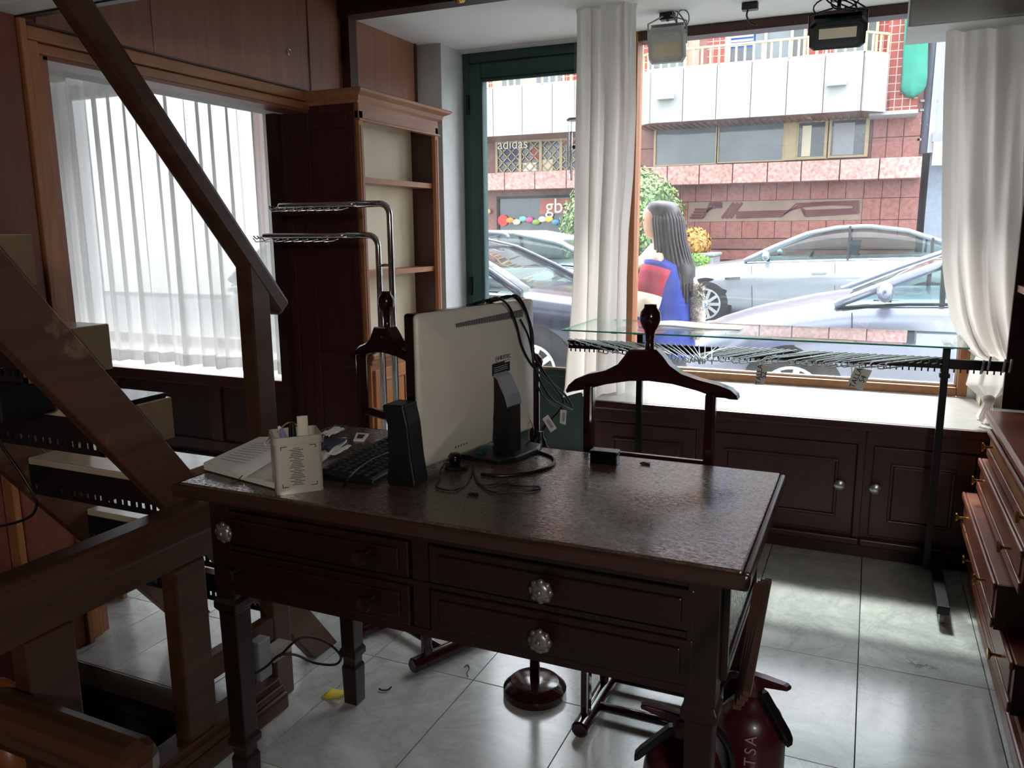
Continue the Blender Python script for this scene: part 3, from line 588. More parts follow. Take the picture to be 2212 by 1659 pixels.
# ------------------------------------------------------------------ valet stands
def valet(label, loc, rz):
    v = thing('valet_stand', label, 'valet stand', loc, rz, 'oxblood clothes valets behind the desk')
    B = lambda m_, n, sm=False, bv=0: m_.build(n, VALETW, v, sm, bv, local=True)
    top = [(1218, 846), (1224, 834), (1240, 820), (1270, 808), (1310, 799), (1338, 785), (1354, 765), (1363, 753), (1422, 753), (1434, 766), (1450, 788), (1474, 806), (1510, 820), (1550, 832), (1577, 844), (1590, 857)]
    bot = [(1592, 866), (1575, 864), (1550, 855), (1510, 839), (1460, 824), (1410, 817), (1360, 817), (1310, 825), (1265, 837), (1235, 847), (1221, 851)]
    pts = []
    for (x, y) in top+bot: p = at(x, y, Y=1.84); pts.append((p.x+.463, p.z))
    n = len(pts); cx_ = sum(p[0] for p in pts)/n; cz_ = sum(p[1] for p in pts)/n
    def bend(x): return .06*(abs(x)/.21)**2
    lp = []
    for (d, s) in ((-.022, .93), (-.018, 1), (.018, 1), (.022, .93)):
        lp.append([(x if s == 1 else x-.004*(1 if x > 0 else -1), d-.0+bend(x)*.5, z if s == 1 else z+(.003 if z < .92 else -.003)) for x, z in pts])
    B(MB().loft(lp), 'hanger', 'auto')
    B(MB().lathe([(.021, .993), (.021, 1.0), (.014, 1.004), (.018, 1.011), (.018, 1.017), (.011, 1.024), (.0095, 1.045), (.013, 1.068), (.019, 1.077), (.0235, 1.09), (.0245, 1.1), (.0225, 1.112), (.015, 1.122), (.0145, 1.129), (.001, 1.13)], (0, 0, 0), 24), 'finial', True)
    for s in (-1, 1):
        x = s*.147
        B(MB().bar((x, 0, .03), (x, 0, .93), .024, .03, (0, 1, 0)), 'upright', 0, .006)
        B(MB().bar((x, .16, .03), (x, .16, .52), .022, .026, (0, 1, 0)), 'rear_upright', 0, .006)
        f_ = B(MB().tube([(x, -.055, .024), (x, -.05, .024), (x, .3, .024), (x, .305, .024)], [.019, .023, .023, .019], 14), 'foot_bar', 'auto')
        B(MB().bar((x, 0, .5), (x, .16, .5), .02, .024), 'side_rail', 0, .004)
    B(MB().bar((-.147, 0, .755), (.147, 0, .755), .022, .026), 'cross_rail', 0, .006)
    B(MB().tube([(-.147, .07, .026), (.147, .07, .026)], .012, 10), 'stretcher', True); B(MB().tube([(-.147, .22, .026), (.147, .22, .026)], .012, 10), 'stretcher', True)
    B(MB().bar((-.147, .16, .52), (.147, .16, .52), .05, .02), 'trouser_bar', 0, .006)
    return v
valet('oxblood wooden clothes valet standing behind the bare end of the desk', (-.463, 1.84, 0), 0)
valet('oxblood wooden clothes valet standing behind the monitor and keyboard', (-1.285, 1.995, 0), math.radians(-23))

# round based stand under the desk
c_ = (-.795, 1.935, 0)
rs = thing('round_base_stand', 'dark wooden pole on a round turned base behind the desk', 'stand', c_)
MB().lathe([(.088, 0), (.09, .006), (.09, .022), (.07, .042), (.066, .044), (.001, .044)], c_, 40).build('base', VALETW, rs, 'auto')
MB().tube([(c_[0], c_[1], .044), (c_[0], c_[1], .95)], .0145, 14).build('pole', VALETW, rs, True); MB().ball((c_[0], c_[1], .96), .024, 12).build('finial', VALETW, rs, True)

# ------------------------------------------------------------------ chrome tie rack
cr = thing('tie_rack', 'chrome tie rack with two hooked arms before the bookcase', 'rack', (-1.6, 2.5, 0))
def arm(px0, zt, xarm, xend, rr_=.04):
    x0 = px0; pts = [(x0, 2.5, .02), (x0, 2.5, zt-rr_)]
    for k in range(1, 7): a = k*PI/12; pts.append((x0-rr_+rr_*math.cos(a), 2.5, zt-rr_+rr_*math.sin(a)))
    pts.append((xarm, 2.5, zt)); p = MB().tube(pts, .0115, 12).build('pole', CHROME, cr, True)
    ring = []
    for k in range(28):
        a = 2*PI*k/28; cxr = (xarm+xend)/2; hl = (xarm-xend)/2
        ring.append((cxr+hl*math.copysign(abs(math.cos(a))**.35, math.cos(a)), 2.5+.03*math.copysign(abs(math.sin(a))**.6, math.sin(a)), zt))
    MB().tube(ring, .0095, 10, True).build('arm_loop', CHROME, cr, True)
    n = 8
    for j in range(n):
        x = xend+.02+(xarm-xend-.06)*j/(n-1)
        MB().tube([(x+.03, 2.46, zt-.012), (x+.01, 2.445, zt-.02), (x-.01, 2.43, zt-.022), (x-.018, 2.425, zt-.008)], .0022, 6).build('hook', CHROME, cr, True)
    for yy in (2.49, 2.51): MB().tube([(xend, yy, zt), (xend-.03, yy-.01, zt-.012), (xend-.04, yy-.015, zt), ], .0025, 6).build('hook', CHROME, cr, True)
arm(-1.583, 1.398, -1.72, -2.06); arm(-1.636, 1.287, -1.77, -2.145)
for z in (1.18, .93, .62): MB().tube([(-1.636, 2.5, z), (-1.583, 2.5, z)], .006, 8).build('spacer', CHROME, cr, True)
BX('base_plate', CHROME, -1.75, -1.47, 2.36, 2.64, 0, .02, cr, .004)

# ------------------------------------------------------------------ garment rail with glass shelf
gr = thing('garment_rail', 'black metal garment rail with perforated bar before the shop window', 'garment rail', (-.3, 3.2, 0))
GY = 3.2; xl = at(1380, 900, Y=GY).x; xr_ = at(2022, 1000, Y=GY).x
ZB = .835
for x in (xl, xr_):
    BX('post', BLACKM, x-.012, x+.012, GY-.012, GY+.012, .05, .9, gr, .002); BX('collar', BLACKM, x-.017, x+.017, GY-.017, GY+.017, .775, .79, gr, .002)
    f_ = BX('foot_bar', BLACKM, x+.012, x+.05, 2.82, 3.31, .045, .075, gr, .003) if x > 0 else BX('foot_bar', BLACKM, x-.02, x+.02, 2.95, 3.31, .045, .075, gr, .003)
    for y in (2.86, 3.28):
        c = MB().lathe([(.012, -.008), (.02, -.006), (.02, .006), (.012, .008)], (x+.03, y, .022), 14, Matrix.Rotation(PI/2, 3, 'Y')).build('caster', GREYPL, gr, 'auto'); MB().tube([(x+.03, y, .03), (x+.03, y, .05)], .006, 8).build('caster_stem', CHROME, c)
BX('rail_bar', BLACKM, -1.16, .46, GY+.008, GY+.014, ZB-.03, ZB+.006, gr)
BX('rail_lip', BLACKM, -1.16, .46, GY-.004, GY+.008, ZB, ZB+.006, gr)
tn = MB()
for k in range(78): x = -1.15+.0206*k; tn.box(x, x+.005, GY+.005, GY+.008, ZB-.042, ZB-.03)
tn.build('rail_teeth', BLACKM, gr)
for x in (at(1335, 722, Y=GY).x, at(1382, 725, Y=GY).x, at(2047, 765, Y=GY).x): BX('shelf_support', BLACK, x-.012, x+.012, GY-.06, GY+.2, .885, .8955, gr)
gs = thing('glass_shelf', 'clear glass shelf with teal edge lying over the garment rail', 'shelf', (-.4, 3.28, .8955))
BX('sheet', GLASSC, -1.137, .32, 3.075, 3.52, .8957, .9015, gs)
for a in ((-1.14, .323, 3.072, 3.075), (-1.14, .323, 3.52, 3.523), (-1.14, -1.137, 3.075, 3.52), (.32, .323, 3.075, 3.52)): BX('edge', TEAL, *a, .8957, .9015, gs)
def hook_mesh():
    m_ = MB(); L = .215
    m_.tube([(0, 0, .006), (0, 0, .010), (.006, 0, .012), (L-.01, 0, -.004), (L, 0, -.008), (L+.003, 0, -.014), (L-.002, 0, -.021), (L-.012, 0, -.023), (L-.06, 0, -.018)], .0023, 6)
    m_.tube([(0, 0, .006), (.004, 0, -.01), (.02, 0, -.012)], .0023, 6); return m_
proto = None
us = [i/57 for i in range(58)]
for i, u in enumerate(us):
    x = -1.155+u*1.42
    if u < .14: a = 68-30*u
    elif u < .42: a = 64+(10-64)*(u-.14)/.28
    elif u < .5: a = 10+(-48-10)*(u-.42)/.08
    else: a = -50-14*(u-.5)/.5
    a += random.uniform(-4, 4)
    if .655 < u < .675: continue
    if proto is None:
        proto = tag(hook_mesh().build('display_hook', STEELW, smooth=True, origin=(0, 0, 0)), 'chrome wire display hook on the garment rail', 'hook', 'wire display hooks along the garment rail'); o = proto
    else: o = proto.copy(); C.objects.link(o)
    o.location = (x, GY+.002, ZB); o.rotation_euler = (0, random.uniform(0, .05), math.radians(-90+a))
PEGW = plain('white peg', '#d8d8d6', .4)
for (x, y) in ((2122, 800), (2136, 792), (2168, 798), (2182, 798)):
    p = at(x, y, Y=GY-.01)
    o = MB().tube([(p.x+.003, GY-.006, p.z+.035), (p.x, GY-.008, p.z), (p.x-.002, GY-.01, p.z-.012)], [.004, .0045, .003], 8).build('clip_peg', PEGW, smooth=True); tag(o, 'short white peg hanging from the far end of the garment rail', 'peg', 'white pegs on the garment rail')
INK = plain('black ink', '#1a1a1c', .7)
def sizetag(name, quad, Y, num, lab):
    q = [at(x, y, Y=Y) for x, y in quad]; t_ = thing(name, lab, 'tag', q[0])
    nrm = Vector((0, .0012, 0)); MB().prism(q, [p+nrm for p in q]).build('card', PAPER, t_)
    c = sum(q, Vector())/4; ud = (q[3]-q[0]).normalized(); xd = (q[3]-q[0]).normalized()
    rd = -(q[3]-q[0])                                          # the lettering runs up the card
    yv = (q[0]-q[1])
    M1 = frame_M(c+(q[0]-q[1])*.17+Vector((0, -.0008, 0)), rd, yv); text('print', 'TALLA', INK, M1, .026, t_)
    M2 = frame_M(c-(q[0]-q[1])*.22+Vector((0, -.0008, 0)), rd, yv); text('print', str(num), INK, M2, .026, t_)
    MB().tube([q[0].lerp(q[1], .5), q[0].lerp(q[1], .5)+Vector((0, .02, .022))], .001, 5).build('string', PAPER, t_)
sizetag('size_tag', [(1847, 793), (1884, 800), (1863, 844), (1829, 832)], 3.06, 54, 'wide pale TALLA 54 size tag hanging nearer the black post')
sizetag('size_tag', [(1636, 786), (1661, 790), (1650, 831), (1631, 831)], 3.05, 52, 'narrow pale TALLA 52 size tag hanging where the hooks fan out')
m_ = MB(); p0 = at(1376, 707, Z=.904); p1 = at(1603, 711, Z=.904)
L = [[(p0.x+(p1.x-p0.x)*u, p0.y+.02+v*.16, .9022+.011*math.sin(u*PI)**.6*(.6+.4*v)+.004*math.sin(u*7)) for u in [i/16 for i in range(17)]] for v in (0, .5, 1)]
tag(m_.loft(L, closed=False, caps=False).build('folded_brochure', PAPER, smooth=True, solid=.003), 'white folded brochure lying on the glass shelf', 'brochure')

# ------------------------------------------------------------------ lamps, chime and brass fitting under the soffit
def cable(name, pts, r, mat, parent=None, label=None, cat='cable', k=6):
    o = MB().tube(smoothpath(pts, k), r, 7).build(name, mat, parent, True)
    if label: tag(o, label, cat)
    return o
def flood(lab, pc, wd, ht, body, face, tilt, cab, black):
    t_ = thing('floodlight', lab, 'floodlight', pc); c = Vector(pc); ax = Vector((1, .05, 0)).normalized(); nrm = Vector((0.08, -math.cos(tilt), -math.sin(tilt))).normalized(); up = nrm.cross(ax)*-1
    if up.z < 0: up = -up
    def q(s, t, d): return c+ax*(s*wd/2)+up*(t*ht/2)+nrm*d
    oc = [(-1, -.72), (-.82, -1), (.82, -1), (1, -.72), (1, .72), (.82, 1), (-.82, 1), (-1, .72)]
    MB().loft([[q(s*k, t*k, d) for s, t in oc] for k, d in ((.82, -.045), (1, -.02), (1, .004), (.9, .012))]).build('housing', body, t_)
    MB().loft([[q(s*.78, t*.74, d) for s, t in oc] for d in (.011, .014)]).build('lens', face, t_)
    MB().loft([[q(s*.66, t*.36-.0+(.25 if black else -.2), d) for s, t in ((-1, -1), (1, -1), (1, 1), (-1, 1))] for d in (.013, .0155)]).build('led_panel', CREAMP, t_)
    fin = MB()
    for j in range(13): s = -.75+1.5*j/12; fin.bar(q(s, .3, -.05), q(s, 1.12, -.035), .003, .02, tuple(ax))
    fin.build('cooling_fin', body, t_)
    for s in (-1, 1): MB().tube([q(s*1.02, 0, -.01), q(s*1.02, 1.2, -.03), q(s*.2, 1.55, -.03)], .004, 6).build('bracket', body, t_)
    b_ = Vector((c.x, c.y+.01, 2.235)); BX('ceiling_box', BLACK, b_.x-.035, b_.x+.03, b_.y-.02, b_.y+.02, 2.205, 2.235, t_, .003); MB().tube([(b_.x, b_.y, 2.205), q(0, 1.5, -.03)], .008, 8).build('stem', BLACK, t_)
    for i in range(2 if not black else 4):
        o_ = .012*i; cc = b_+Vector(((.07 if not black else .02)+o_*(-1)**i, -.02, -.04-.006*i)); R = .03+.006*i
        ring = [cc+Vector((R*(1.7 if black else .9)*math.cos(a+i), .008*math.sin(2*a), R*.9*math.sin(a)*(1 if black else 1.5))) for a in [k*2*PI/18 for k in range(18)]]
        MB().tube(ring, .0032, 6, True).build('cable_coil', cab, t_, True)
    return t_
FLG = plain('grey flood housing', '#b9bab8', .45); LENS = plain('flood lens', '#c9ccc6', .12); LENSD = plain('dark flood lens', '#3c3f44', .08)
flood('pale grey floodlight hanging from the soffit beside the cotton curtain', (-.893, 3.72, 2.098), .165, .15, FLG, LENS, .35, GREYPL, False)
flood('black floodlight with coiled cable hanging from the soffit', (-.192, 3.72, 2.075), .215, .125, BLACKM, LENSD, .75, BLACK, True)
cb = thing('ceiling_junction', 'small black junction box with a cut cable on the soffit', 'junction box', (-.545, 3.72, 2.205))
BX('box', BLACK, -.575, -.51, 3.7, 3.74, 2.205, 2.234, cb, .003); cable('cable_stub', [(-.55, 3.71, 2.205), (-.552, 3.7, 2.18), (-.535, 3.69, 2.15), (-.505, 3.68, 2.135)], .004, BLACK, cb)
ws = thing('wind_chime', 'small metal wind chime hanging in the door beside the curtain', 'wind chime', (-1.395, 3.9, 1.6))
q = at(1241, 258, Y=3.9)
MB().lathe([(.001, -.006), (.038, -.006), (.04, 0), (.036, .005), (.001, .006)], q, 20).build('disc', GREYPL, ws, 'auto')
for k in range(6):
    a = k*PI/3+.3; b = q+Vector((.03*math.cos(a), .03*math.sin(a), 0)); ln = .17+.03*(k % 3)
    MB().tube([b, b+Vector((0, 0, -.06))], .0008, 4).build('string', GREYPL, ws); MB().tube([b+Vector((0, 0, -.06)), b+Vector((0, 0, -.06-ln))], .0055, 8).build('chime_tube', STEELW, ws, True)
MB().tube([q, q+Vector((.0, 0, .17)), q+Vector((0, 0, .36))], .001, 4).build('string', GREYPL, ws); MB().ball(q+Vector((0, 0, -.13)), .012, 8).build('clapper', BLACK, ws, True)
q = at(993, -8, Y=3.1)
bs_ = thing('brass_spotlight', 'round brass fitting on the dark beam', 'spotlight', q)
MB().lathe([(.001, -.026), (.016, -.024), (.026, -.012), (.03, 0), (.028, .02), (.02, .05), (.012, .06)], q, 20).build('shade', BRASS, bs_, True); MB().tube([q+Vector((0, 0, .05)), q+Vector((0, .03, .08)), q+Vector((0, .09, .09))], .008, 8).build('stem', BRASS, bs_, True)
q = at(623, 113, X=-2.244)
tag(MB().tube([q+Vector((.004, .01*math.cos(a), .012*math.sin(a))) for a in [k*PI/6+.4 for k in range(10)]], .0022, 6).build('cup_hook', CHROME, smooth=True), 'small bright screw hook in the veneered wall', 'hook')
# ------------------------------------------------------------------ monitor and things on the desk
L0 = Vector((-.856, 1.43, .8)); R0 = Vector((-.773, 1.866, .8)); A = (R0-L0).normalized(); WD = (R0-L0).length; NB = Vector((A.y, -A.x, 0)); HT = .332
def mp(s, t, d=0): return L0+A*(s*WD)+Vector((0, 0, t*HT))+NB*d
def onmon(px, py, d=.03):
    dd = CF+CR*((px-CX)/FPX)-CU*((py-CY)/FPX); o = Vector((0, 0, HC)); p0 = L0+NB*d; return o+dd*((p0-o).dot(NB)/dd.dot(NB))
mo = thing('computer_monitor', 'cream backed flat computer monitor turned away on the desk', 'monitor', (-.8, 1.62, DZ))
def rr(k, r=.05):
    pts = []
    for (cx_, cy_, a0) in ((1-r, 1-r, 0), (r, 1-r, 90), (r, r, 180), (1-r, r, 270)):
        for j in range(4): a = math.radians(a0+30*j); pts.append(((cx_+r*math.cos(a)-.5)*k+.5, (cy_+r*math.sin(a)-.5)*k+.5))
    return pts
MB().loft([[mp(s, t, d) for s, t in rr(1, .02)] for d in (-.028, -.003)]).build('bezel', BLACKG, mo, bevel=.002)
MB().loft([[mp(.5+(s-.5)*.93, .5+(t-.5)*.9, -.0285) for s, t in rr(1, .01)], [mp(.5+(s-.5)*.93, .5+(t-.5)*.9, -.029) for s, t in rr(1, .01)]]).build('screen', BLACKG, mo)
MB().loft([[mp(.5+(s-.5)*kx, .5+(t-.5)*ky, d) for s, t in rr(1, .03)] for kx, ky, d in ((1, 1, -.003), (1, 1, .004), (.96, .95, .009), (.86, .84, .016), (.74, .68, .026), (.6, .56, .032), (.3, .3, .034))]).build('rear_shell', MONW, mo, True)
g = MB(); p = [onmon(983, 722, .018), onmon(1128, 688, .018), onmon(1128, 668, .018), onmon(983, 699, .018)]; 
MB().prism(p, [v+NB*.002 for v in p]).build('vent_grille', GREYPL, mo)
sl = MB()
for j in range(44):
    u = (j+.5)/44; a = p[0].lerp(p[1], u)+NB*.002; b = p[3].lerp(p[2], u)+NB*.002; sl.bar(a, b, .0014, .0015, tuple(NB))
sl.build('grille_slots', BLACK, mo)
for row in range(2):
    for j in range(5):
        q = onmon(990+6*j-row*6, 948+row*20-2.2*j, .016); MB().bar(q, q+Vector((0, 0, .016)), .002, .002, tuple(NB)).build('vent_slot', BLACK, mo)
for s, t in ((.035, .95), (.965, .95), (.035, .05), (.965, .05)): q = mp(s, t, .006); MB().lathe([(.005, 0), (.005, .002), (.003, .0015), (.001, .0015)], q, 10, NB.to_track_quat('Z', 'Y').to_matrix()).build('screw_cap', GREYPL, mo)
lc = [onmon(1063, 813, .034), onmon(1101, 800, .034), onmon(1101, 775, .034), onmon(1063, 787, .034)]
MB().prism(lc, [v+NB*.0006 for v in lc]).build('rating_label', BLACK, mo)
WINK = plain('white ink', '#c9c9c9', .6)
for z in (.3, .45, .62): a = lc[0].lerp(lc[3], z); b = lc[1].lerp(lc[2], z); MB().bar(a.lerp(b, .1)+NB*.001, a.lerp(b, .85)+NB*.001, .0003, .0009).build('label_print', WINK, mo)
q = lc[2].lerp(lc[1], .12)+NB*.001; MB().bar(lc[2].lerp(lc[3], .02)+NB*.001-Vector((0, 0, .003)), lc[2].lerp(lc[3], .3)+NB*.001-Vector((0, 0, .003)), .0003, .004).build('label_print', WINK, mo)
q = onmon(1090, 771, .0345); text('brand_print', 'HIDITEC', INK, frame_M(q, A, (0, 0, 1)), .0135, mo)
q = onmon(1073, 777, .0345); rg = [q+A*(.0045*math.cos(a))+Vector((0, 0, .006*math.sin(a))) for a in [math.radians(120+k*24) for k in range(13)]]; MB().tube(rg, .0006, 5).build('brand_logo', INK, mo); MB().tube([q+Vector((0, 0, .0075)), q], .0006, 5).build('brand_logo', INK, mo)
# neck and foot
nc = onmon(1078, 860, .03); sN = (nc-L0).dot(A); q0 = L0+A*sN; q0.z = 0
prof = [(.03, .972), (.044, .964), (.066, .925), (.074, .9), (.075, .79), (.034, .79), (.034, .865), (.03, .88)]
def nk(a): return [q0+NB*d+A*(a*(1-.15*(d > .06)))+Vector((0, 0, z)) for d, z in prof]
MB().loft([nk(-.026), nk(-.03), nk(.03), nk(.026)][0:4]).build('stand_neck', BLACK, mo, bevel=.004)
pc = [(.034, .974), (.047, .966), (.069, .926), (.0765, .902)]
MB().prism([q0+NB*d+A*-.027+Vector((0, 0, z+.002)) for d, z in pc]+[q0+NB*(d-.004)+A*-.027+Vector((0, 0, z-.002)) for d, z in pc[::-1]], [q0+NB*d+A*.027+Vector((0, 0, z+.002)) for d, z in pc]+[q0+NB*(d-.004)+A*.027+Vector((0, 0, z-.002)) for d, z in pc[::-1]]).build('neck_cap', GREYPL, mo)
MB().prism([q0+NB*d+A*a+Vector((0, 0, DZ+.0005)) for d, a in ((-.08, -.1), (.09, -.085), (.11, -.04), (.11, .05), (.09, .09), (-.08, .1))], [q0+NB*d+A*a+Vector((0, 0, DZ+.012)) for d, a in ((-.08, -.1), (.09, -.085), (.105, -.04), (.105, .05), (.09, .09), (-.08, .1))]).build('stand_foot', BLACK, mo, bevel=.003)
lb = [onmon(1068, 990-60, .03), onmon(1083, 925, .03), onmon(1083, 862, .03), onmon(1068, 866, .03)]; MB().prism(lb, [v+NB*.001 for v in lb]).build('paper_label', PAPER, mo)
BX('connector', GREEN, q0.x-.0, q0.x+.015, q0.y-.07, q0.y-.045, .79, .805, mo)
# power lead with plug draped over the monitor
pl = thing('power_lead', 'black power lead with plug draped over the monitor', 'cable', (-.66, 1.62, DZ))
def mpx(lst): return [onmon(x, y, .04) for x, y in lst]
top = mp(.62, 1.02, -.02); top2 = mp(.8, 1.02, -.02)
cable('lead', [mp(.5, .995, -.035), mp(.6, 1.025, -.01)]+mpx([(1075, 644), (1098, 660), (1115, 700), (1128, 750), (1150, 790), (1185, 822), (1222, 855), (1236, 884)])+[onmon(1215, 876, .05), onmon(1190, 860, .05), onmon(1165, 820, .05), onmon(1152, 780, .045), onmon(1150, 720, .04), onmon(1135, 672, .035), onmon(1108, 640, .02), mp(.72, 1.02, -.02)], .0032, BLACK, pl)
cable('lead', [mp(.66, 1.0, -.03), mp(.74, 1.03, -.0)]+mpx([(1120, 642), (1142, 690), (1152, 760), (1166, 790), (1190, 825), (1215, 862), (1213, 880), (1195, 900), (1180, 915), (1172, 930)]), .0035, BLACK, pl)
cable('lead', mpx([(1124, 690), (1138, 718), (1146, 745), (1156, 800), (1160, 830), (1178, 862), (1206, 878), (1228, 888), (1236, 884), (1222, 866)]), .0025, BLACK, pl)
q = onmon(1168, 932, .05); q2 = onmon(1166, 975, .05)
MB().lathe([(.006, 0), (.0075, -.014), (.012, -.02), (.016, -.034), (.015, -.048), (.001, -.05)], q, 12).build('plug', BLACK, pl, 'auto')
for s in (-1, 1): MB().tube([q+Vector((.012, .006*s, -.038)), q+Vector((.03, .006*s, -.05))], .002, 6).build('plug_pin', BRASS, pl, True)
for pts in (((1172, 905), (1184, 896), (1203, 925), (1190, 934)), ((1211, 885), (1224, 886), (1222, 918), (1210, 914))):
    p = [onmon(x, y, .052) for x, y in pts]; c = MB().prism(p, [v-NB*.001 for v in p]).build('cable_tag', PAPER, pl)
    for f_ in (.35, .5, .65): a = p[0].lerp(p[1], f_); b = p[3].lerp(p[2], f_); MB().bar(a.lerp(b, .2)+NB*.0006, a.lerp(b, .8)+NB*.0006, .0004, .0012).build('tag_print', INK, c)
def ond(x, y, z=DZ+.003): return at(x, y, Z=z)
cable('signal_cable', [ond(1118, 960, DZ+.01), ond(1160, 975), ond(1195, 990), ond(1188, 1008), ond(1140, 1022), ond(1080, 1028), ond(1040, 1024)], .004, BLACK, None, 'thick black cable curled round the monitor foot', 'cable')
cable('mouse_cable', [ond(975, 1000), ond(958, 1003), ond(948, 1022), ond(950, 1033), ond(942, 1050), ond(960, 1058), ond(985, 1058), ond(1005, 1045), ond(1018, 1025), ond(1022, 1005), ond(1026, 1030), ond(1040, 1048), ond(1080, 1045), ond(1120, 1050), ond(1166, 1052), ond(1150, 1060), ond(1110, 1062), ond(1065, 1063), ond(1040, 1048), ond(1022, 1020)], .0018, BLACK, None, 'thin black mouse cable knotted in loops before the monitor', 'cable')
cable('thin_cable', [onmon(1145, 905, .0), ond(1152, 925, .85), ond(1150, 945, .82), ond(1135, 962, .79)], .0016, BLACK, None, 'thin black wire hanging beside the monitor neck', 'cable')
# speaker
sp = thing('desktop_speaker', 'black tapered desktop speaker beside the monitor', 'speaker', (-.9, 1.4, DZ))
MB().loft([[(x0, 1.363, z), (x1, 1.363+.006, z), (x1, 1.424, z), (x0, 1.424, z)] for z, x0, x1 in ((DZ, -.89, -.83), (DZ+.01, -.892, -.828), (DZ+.06, -.888, -.836), (DZ+.13, -.888, -.842), (DZ+.165, -.898, -.85), (DZ+.172, -.896, -.85))]).build('cabinet', BLACK, sp, bevel=.006)
MB().loft([[(-.8905, 1.375, z), (-.8905, 1.412, z), (-.886, 1.412, z), (-.886, 1.375, z)] for z in (DZ+.02, DZ+.15)]).build('grille', BLACKM, sp)
wc = thing('webcam', 'small black webcam lying under the monitor', 'webcam', (-.815, 1.535, DZ))
c0 = ond(985, 1012, DZ); MB().lathe([(.001, 0), (.026, 0), (.028, .004), (.024, .009), (.001, .01)], c0, 20).build('base', BLACK, wc, 'auto'); MB().loft([[c0+Vector((.012*math.cos(a)*s, .012*math.sin(a)*s-.004, z)) for a in [k*PI/6 for k in range(12)]] for z, s in ((.008, .6), (.012, 1), (.03, 1.25), (.036, .9))]).build('body', BLACKG, wc, True)
# keyboard
kb = thing('keyboard', 'black keyboard lying lengthwise left of the speaker', 'keyboard', (-.985, 1.48, DZ), math.radians(4))
K = lambda m_, n, bv=0: m_.build(n, BLACK, kb, bevel=bv, local=True)
K(MB().hexa([(-.068, -.14, .0005), (.062, -.14, .0005), (.062, .24, .0005), (-.068, .24, .0005), (-.068, -.14, .021), (.062, -.14, .012), (.062, .24, .012), (-.068, .24, .021)]), 'case', .004)
km = None
for r_ in range(6):
    for c in range(18):
        if r_ == 5 and 5 < c < 12: continue
        x = -.056+.0185*r_+(.004 if r_ else 0); y = -.13+.0203*c; z = .0195-.0013*r_
        if km is None: o = K(MB().loft([[(-.0075*s, -.0085*s, zz), (.0075*s, -.0085*s, zz), (.0075*s, .0085*s, zz), (-.0075*s, .0085*s, zz)] for s, zz in ((1, 0), (.8, .007))]), 'key'); km = o.data
        else: o = bpy.data.objects.new('key', km); C.objects.link(o); o.parent = kb
        o.location = (x, y, z)
cable('keyboard_cable', [ond(742, 1052), ond(752, 1035, .806), ond(775, 1012, .81), ond(805, 992, .812), ond(838, 978, .81)], .002, BLACK, None, 'thin black cable lying across the keyboard', 'cable')
# pen tin
tn_ = thing('pen_tin', 'square printed tin used as a pen pot at the desk corner', 'tin', (-1.058, 1.282, DZ), math.radians(46))
T = lambda m_, n, mt, sm=False, bv=0: m_.build(n, mt, tn_, sm, bv, local=True)
TIN = plain('pale printed tin', '#c9c4b4', .35, .3, var=.05)
w_, d_, h_, th = .047, .042, .118, .0022
body = MB()
def rrect(w, d, r, z): return [(sx*(w-r)+r*math.cos(a), sy_*(d-r)+r*math.sin(a), z) for sx, sy_, a0 in ((1, 1, 0), (-1, 1, 90), (-1, -1, 180), (1, -1, 270)) for a in [math.radians(a0+30*j) for j in range(4)]]
body.loft([rrect(w_, d_, .008, 0), rrect(w_, d_, .008, h_-.016), rrect(w_+.0018, d_+.0018, .009, h_-.015), rrect(w_+.0018, d_+.0018, .009, h_), rrect(w_-th, d_-th, .007, h_), rrect(w_-th, d_-th, .007, .006)]); T(body, 'body', TIN, 'auto')
pr = MB()
for j in range(22):
    zz = .018+.0036*j; wd_ = [.022, .017, .028, .012, .03, .024][j % 6]; pr.box(-wd_/2-.004, wd_/2-.004, -d_-.0006, -d_-.0002, zz, zz+.0011)
T(pr, 'label_print', INK)
for s in (-1, 1):
    for z in (.014, .098): lbm = MB(); lbm.box(s*.028-.006, s*.028+.006, -d_-.0006, -d_-.0002, z, z+.0014); lbm.box(s*.034-.0007, s*.034+.0007, -d_-.0006, -d_-.0002, z-.006 if z > .05 else z, z+.0014 if z > .05 else z+.008); T(lbm, 'label_corner', INK)
T(MB().tube([(-w_-.002, -.012, h_-.01), (-w_-.012, -.012, h_-.02), (-w_-.012, .012, h_-.02), (-w_-.002, .012, h_-.01)], .0012, 6), 'clasp', CHROME)
PENV = plain('lilac pen', '#8d86b5', .4)
def pen(lab, name, mt, x, y, tx, ty, ln, r):
    base = Vector((x, y, .01)); d = Vector((tx, ty, 1)).normalized(); M = Matrix.Translation(Vector((-1.058, 1.282, DZ)))@Matrix.Rotation(math.radians(46), 4, 'Z')
    m_ = MB().tube([base, base+d*ln*.9, base+d*ln], [r, r, r*.6], 10); m_.xf(M); tag(m_.build(name, mt, smooth='auto'), lab, 'pen')
pen('lilac marker pen leaning in the tin', 'marker_pen', PENV, .0, -.015, -.24, -.05, .125, .006); pen('white topped pen leaning in the tin', 'ballpoint_pen', PAPER, .006, -.005, -.3, .05, .128, .005)
pen('dark pen standing in the tin', 'felt_pen', BLACK, .0, .01, .0, .06, .125, .005); pen('black pen with chrome clip in the tin', 'ballpoint_pen', BLACKM, -.01, .022, .05, .05, .122, .0045)
M_ = Matrix.Translation(Vector((-1.058, 1.282, DZ)))@Matrix.Rotation(math.radians(46), 4, 'Z')
o = MB().loft([[(.018+.011*math.cos(a), .012+.003*math.sin(a), z) for a in [k*PI/8 for k in range(16)]] for z in (.006, .14, .147)]).xf(M_); tag(o.build('nail_file', plain('cream plastic stick', '#e6ddc2', .5), smooth='auto'), 'wide cream stick with rounded end in the tin', 'stick')
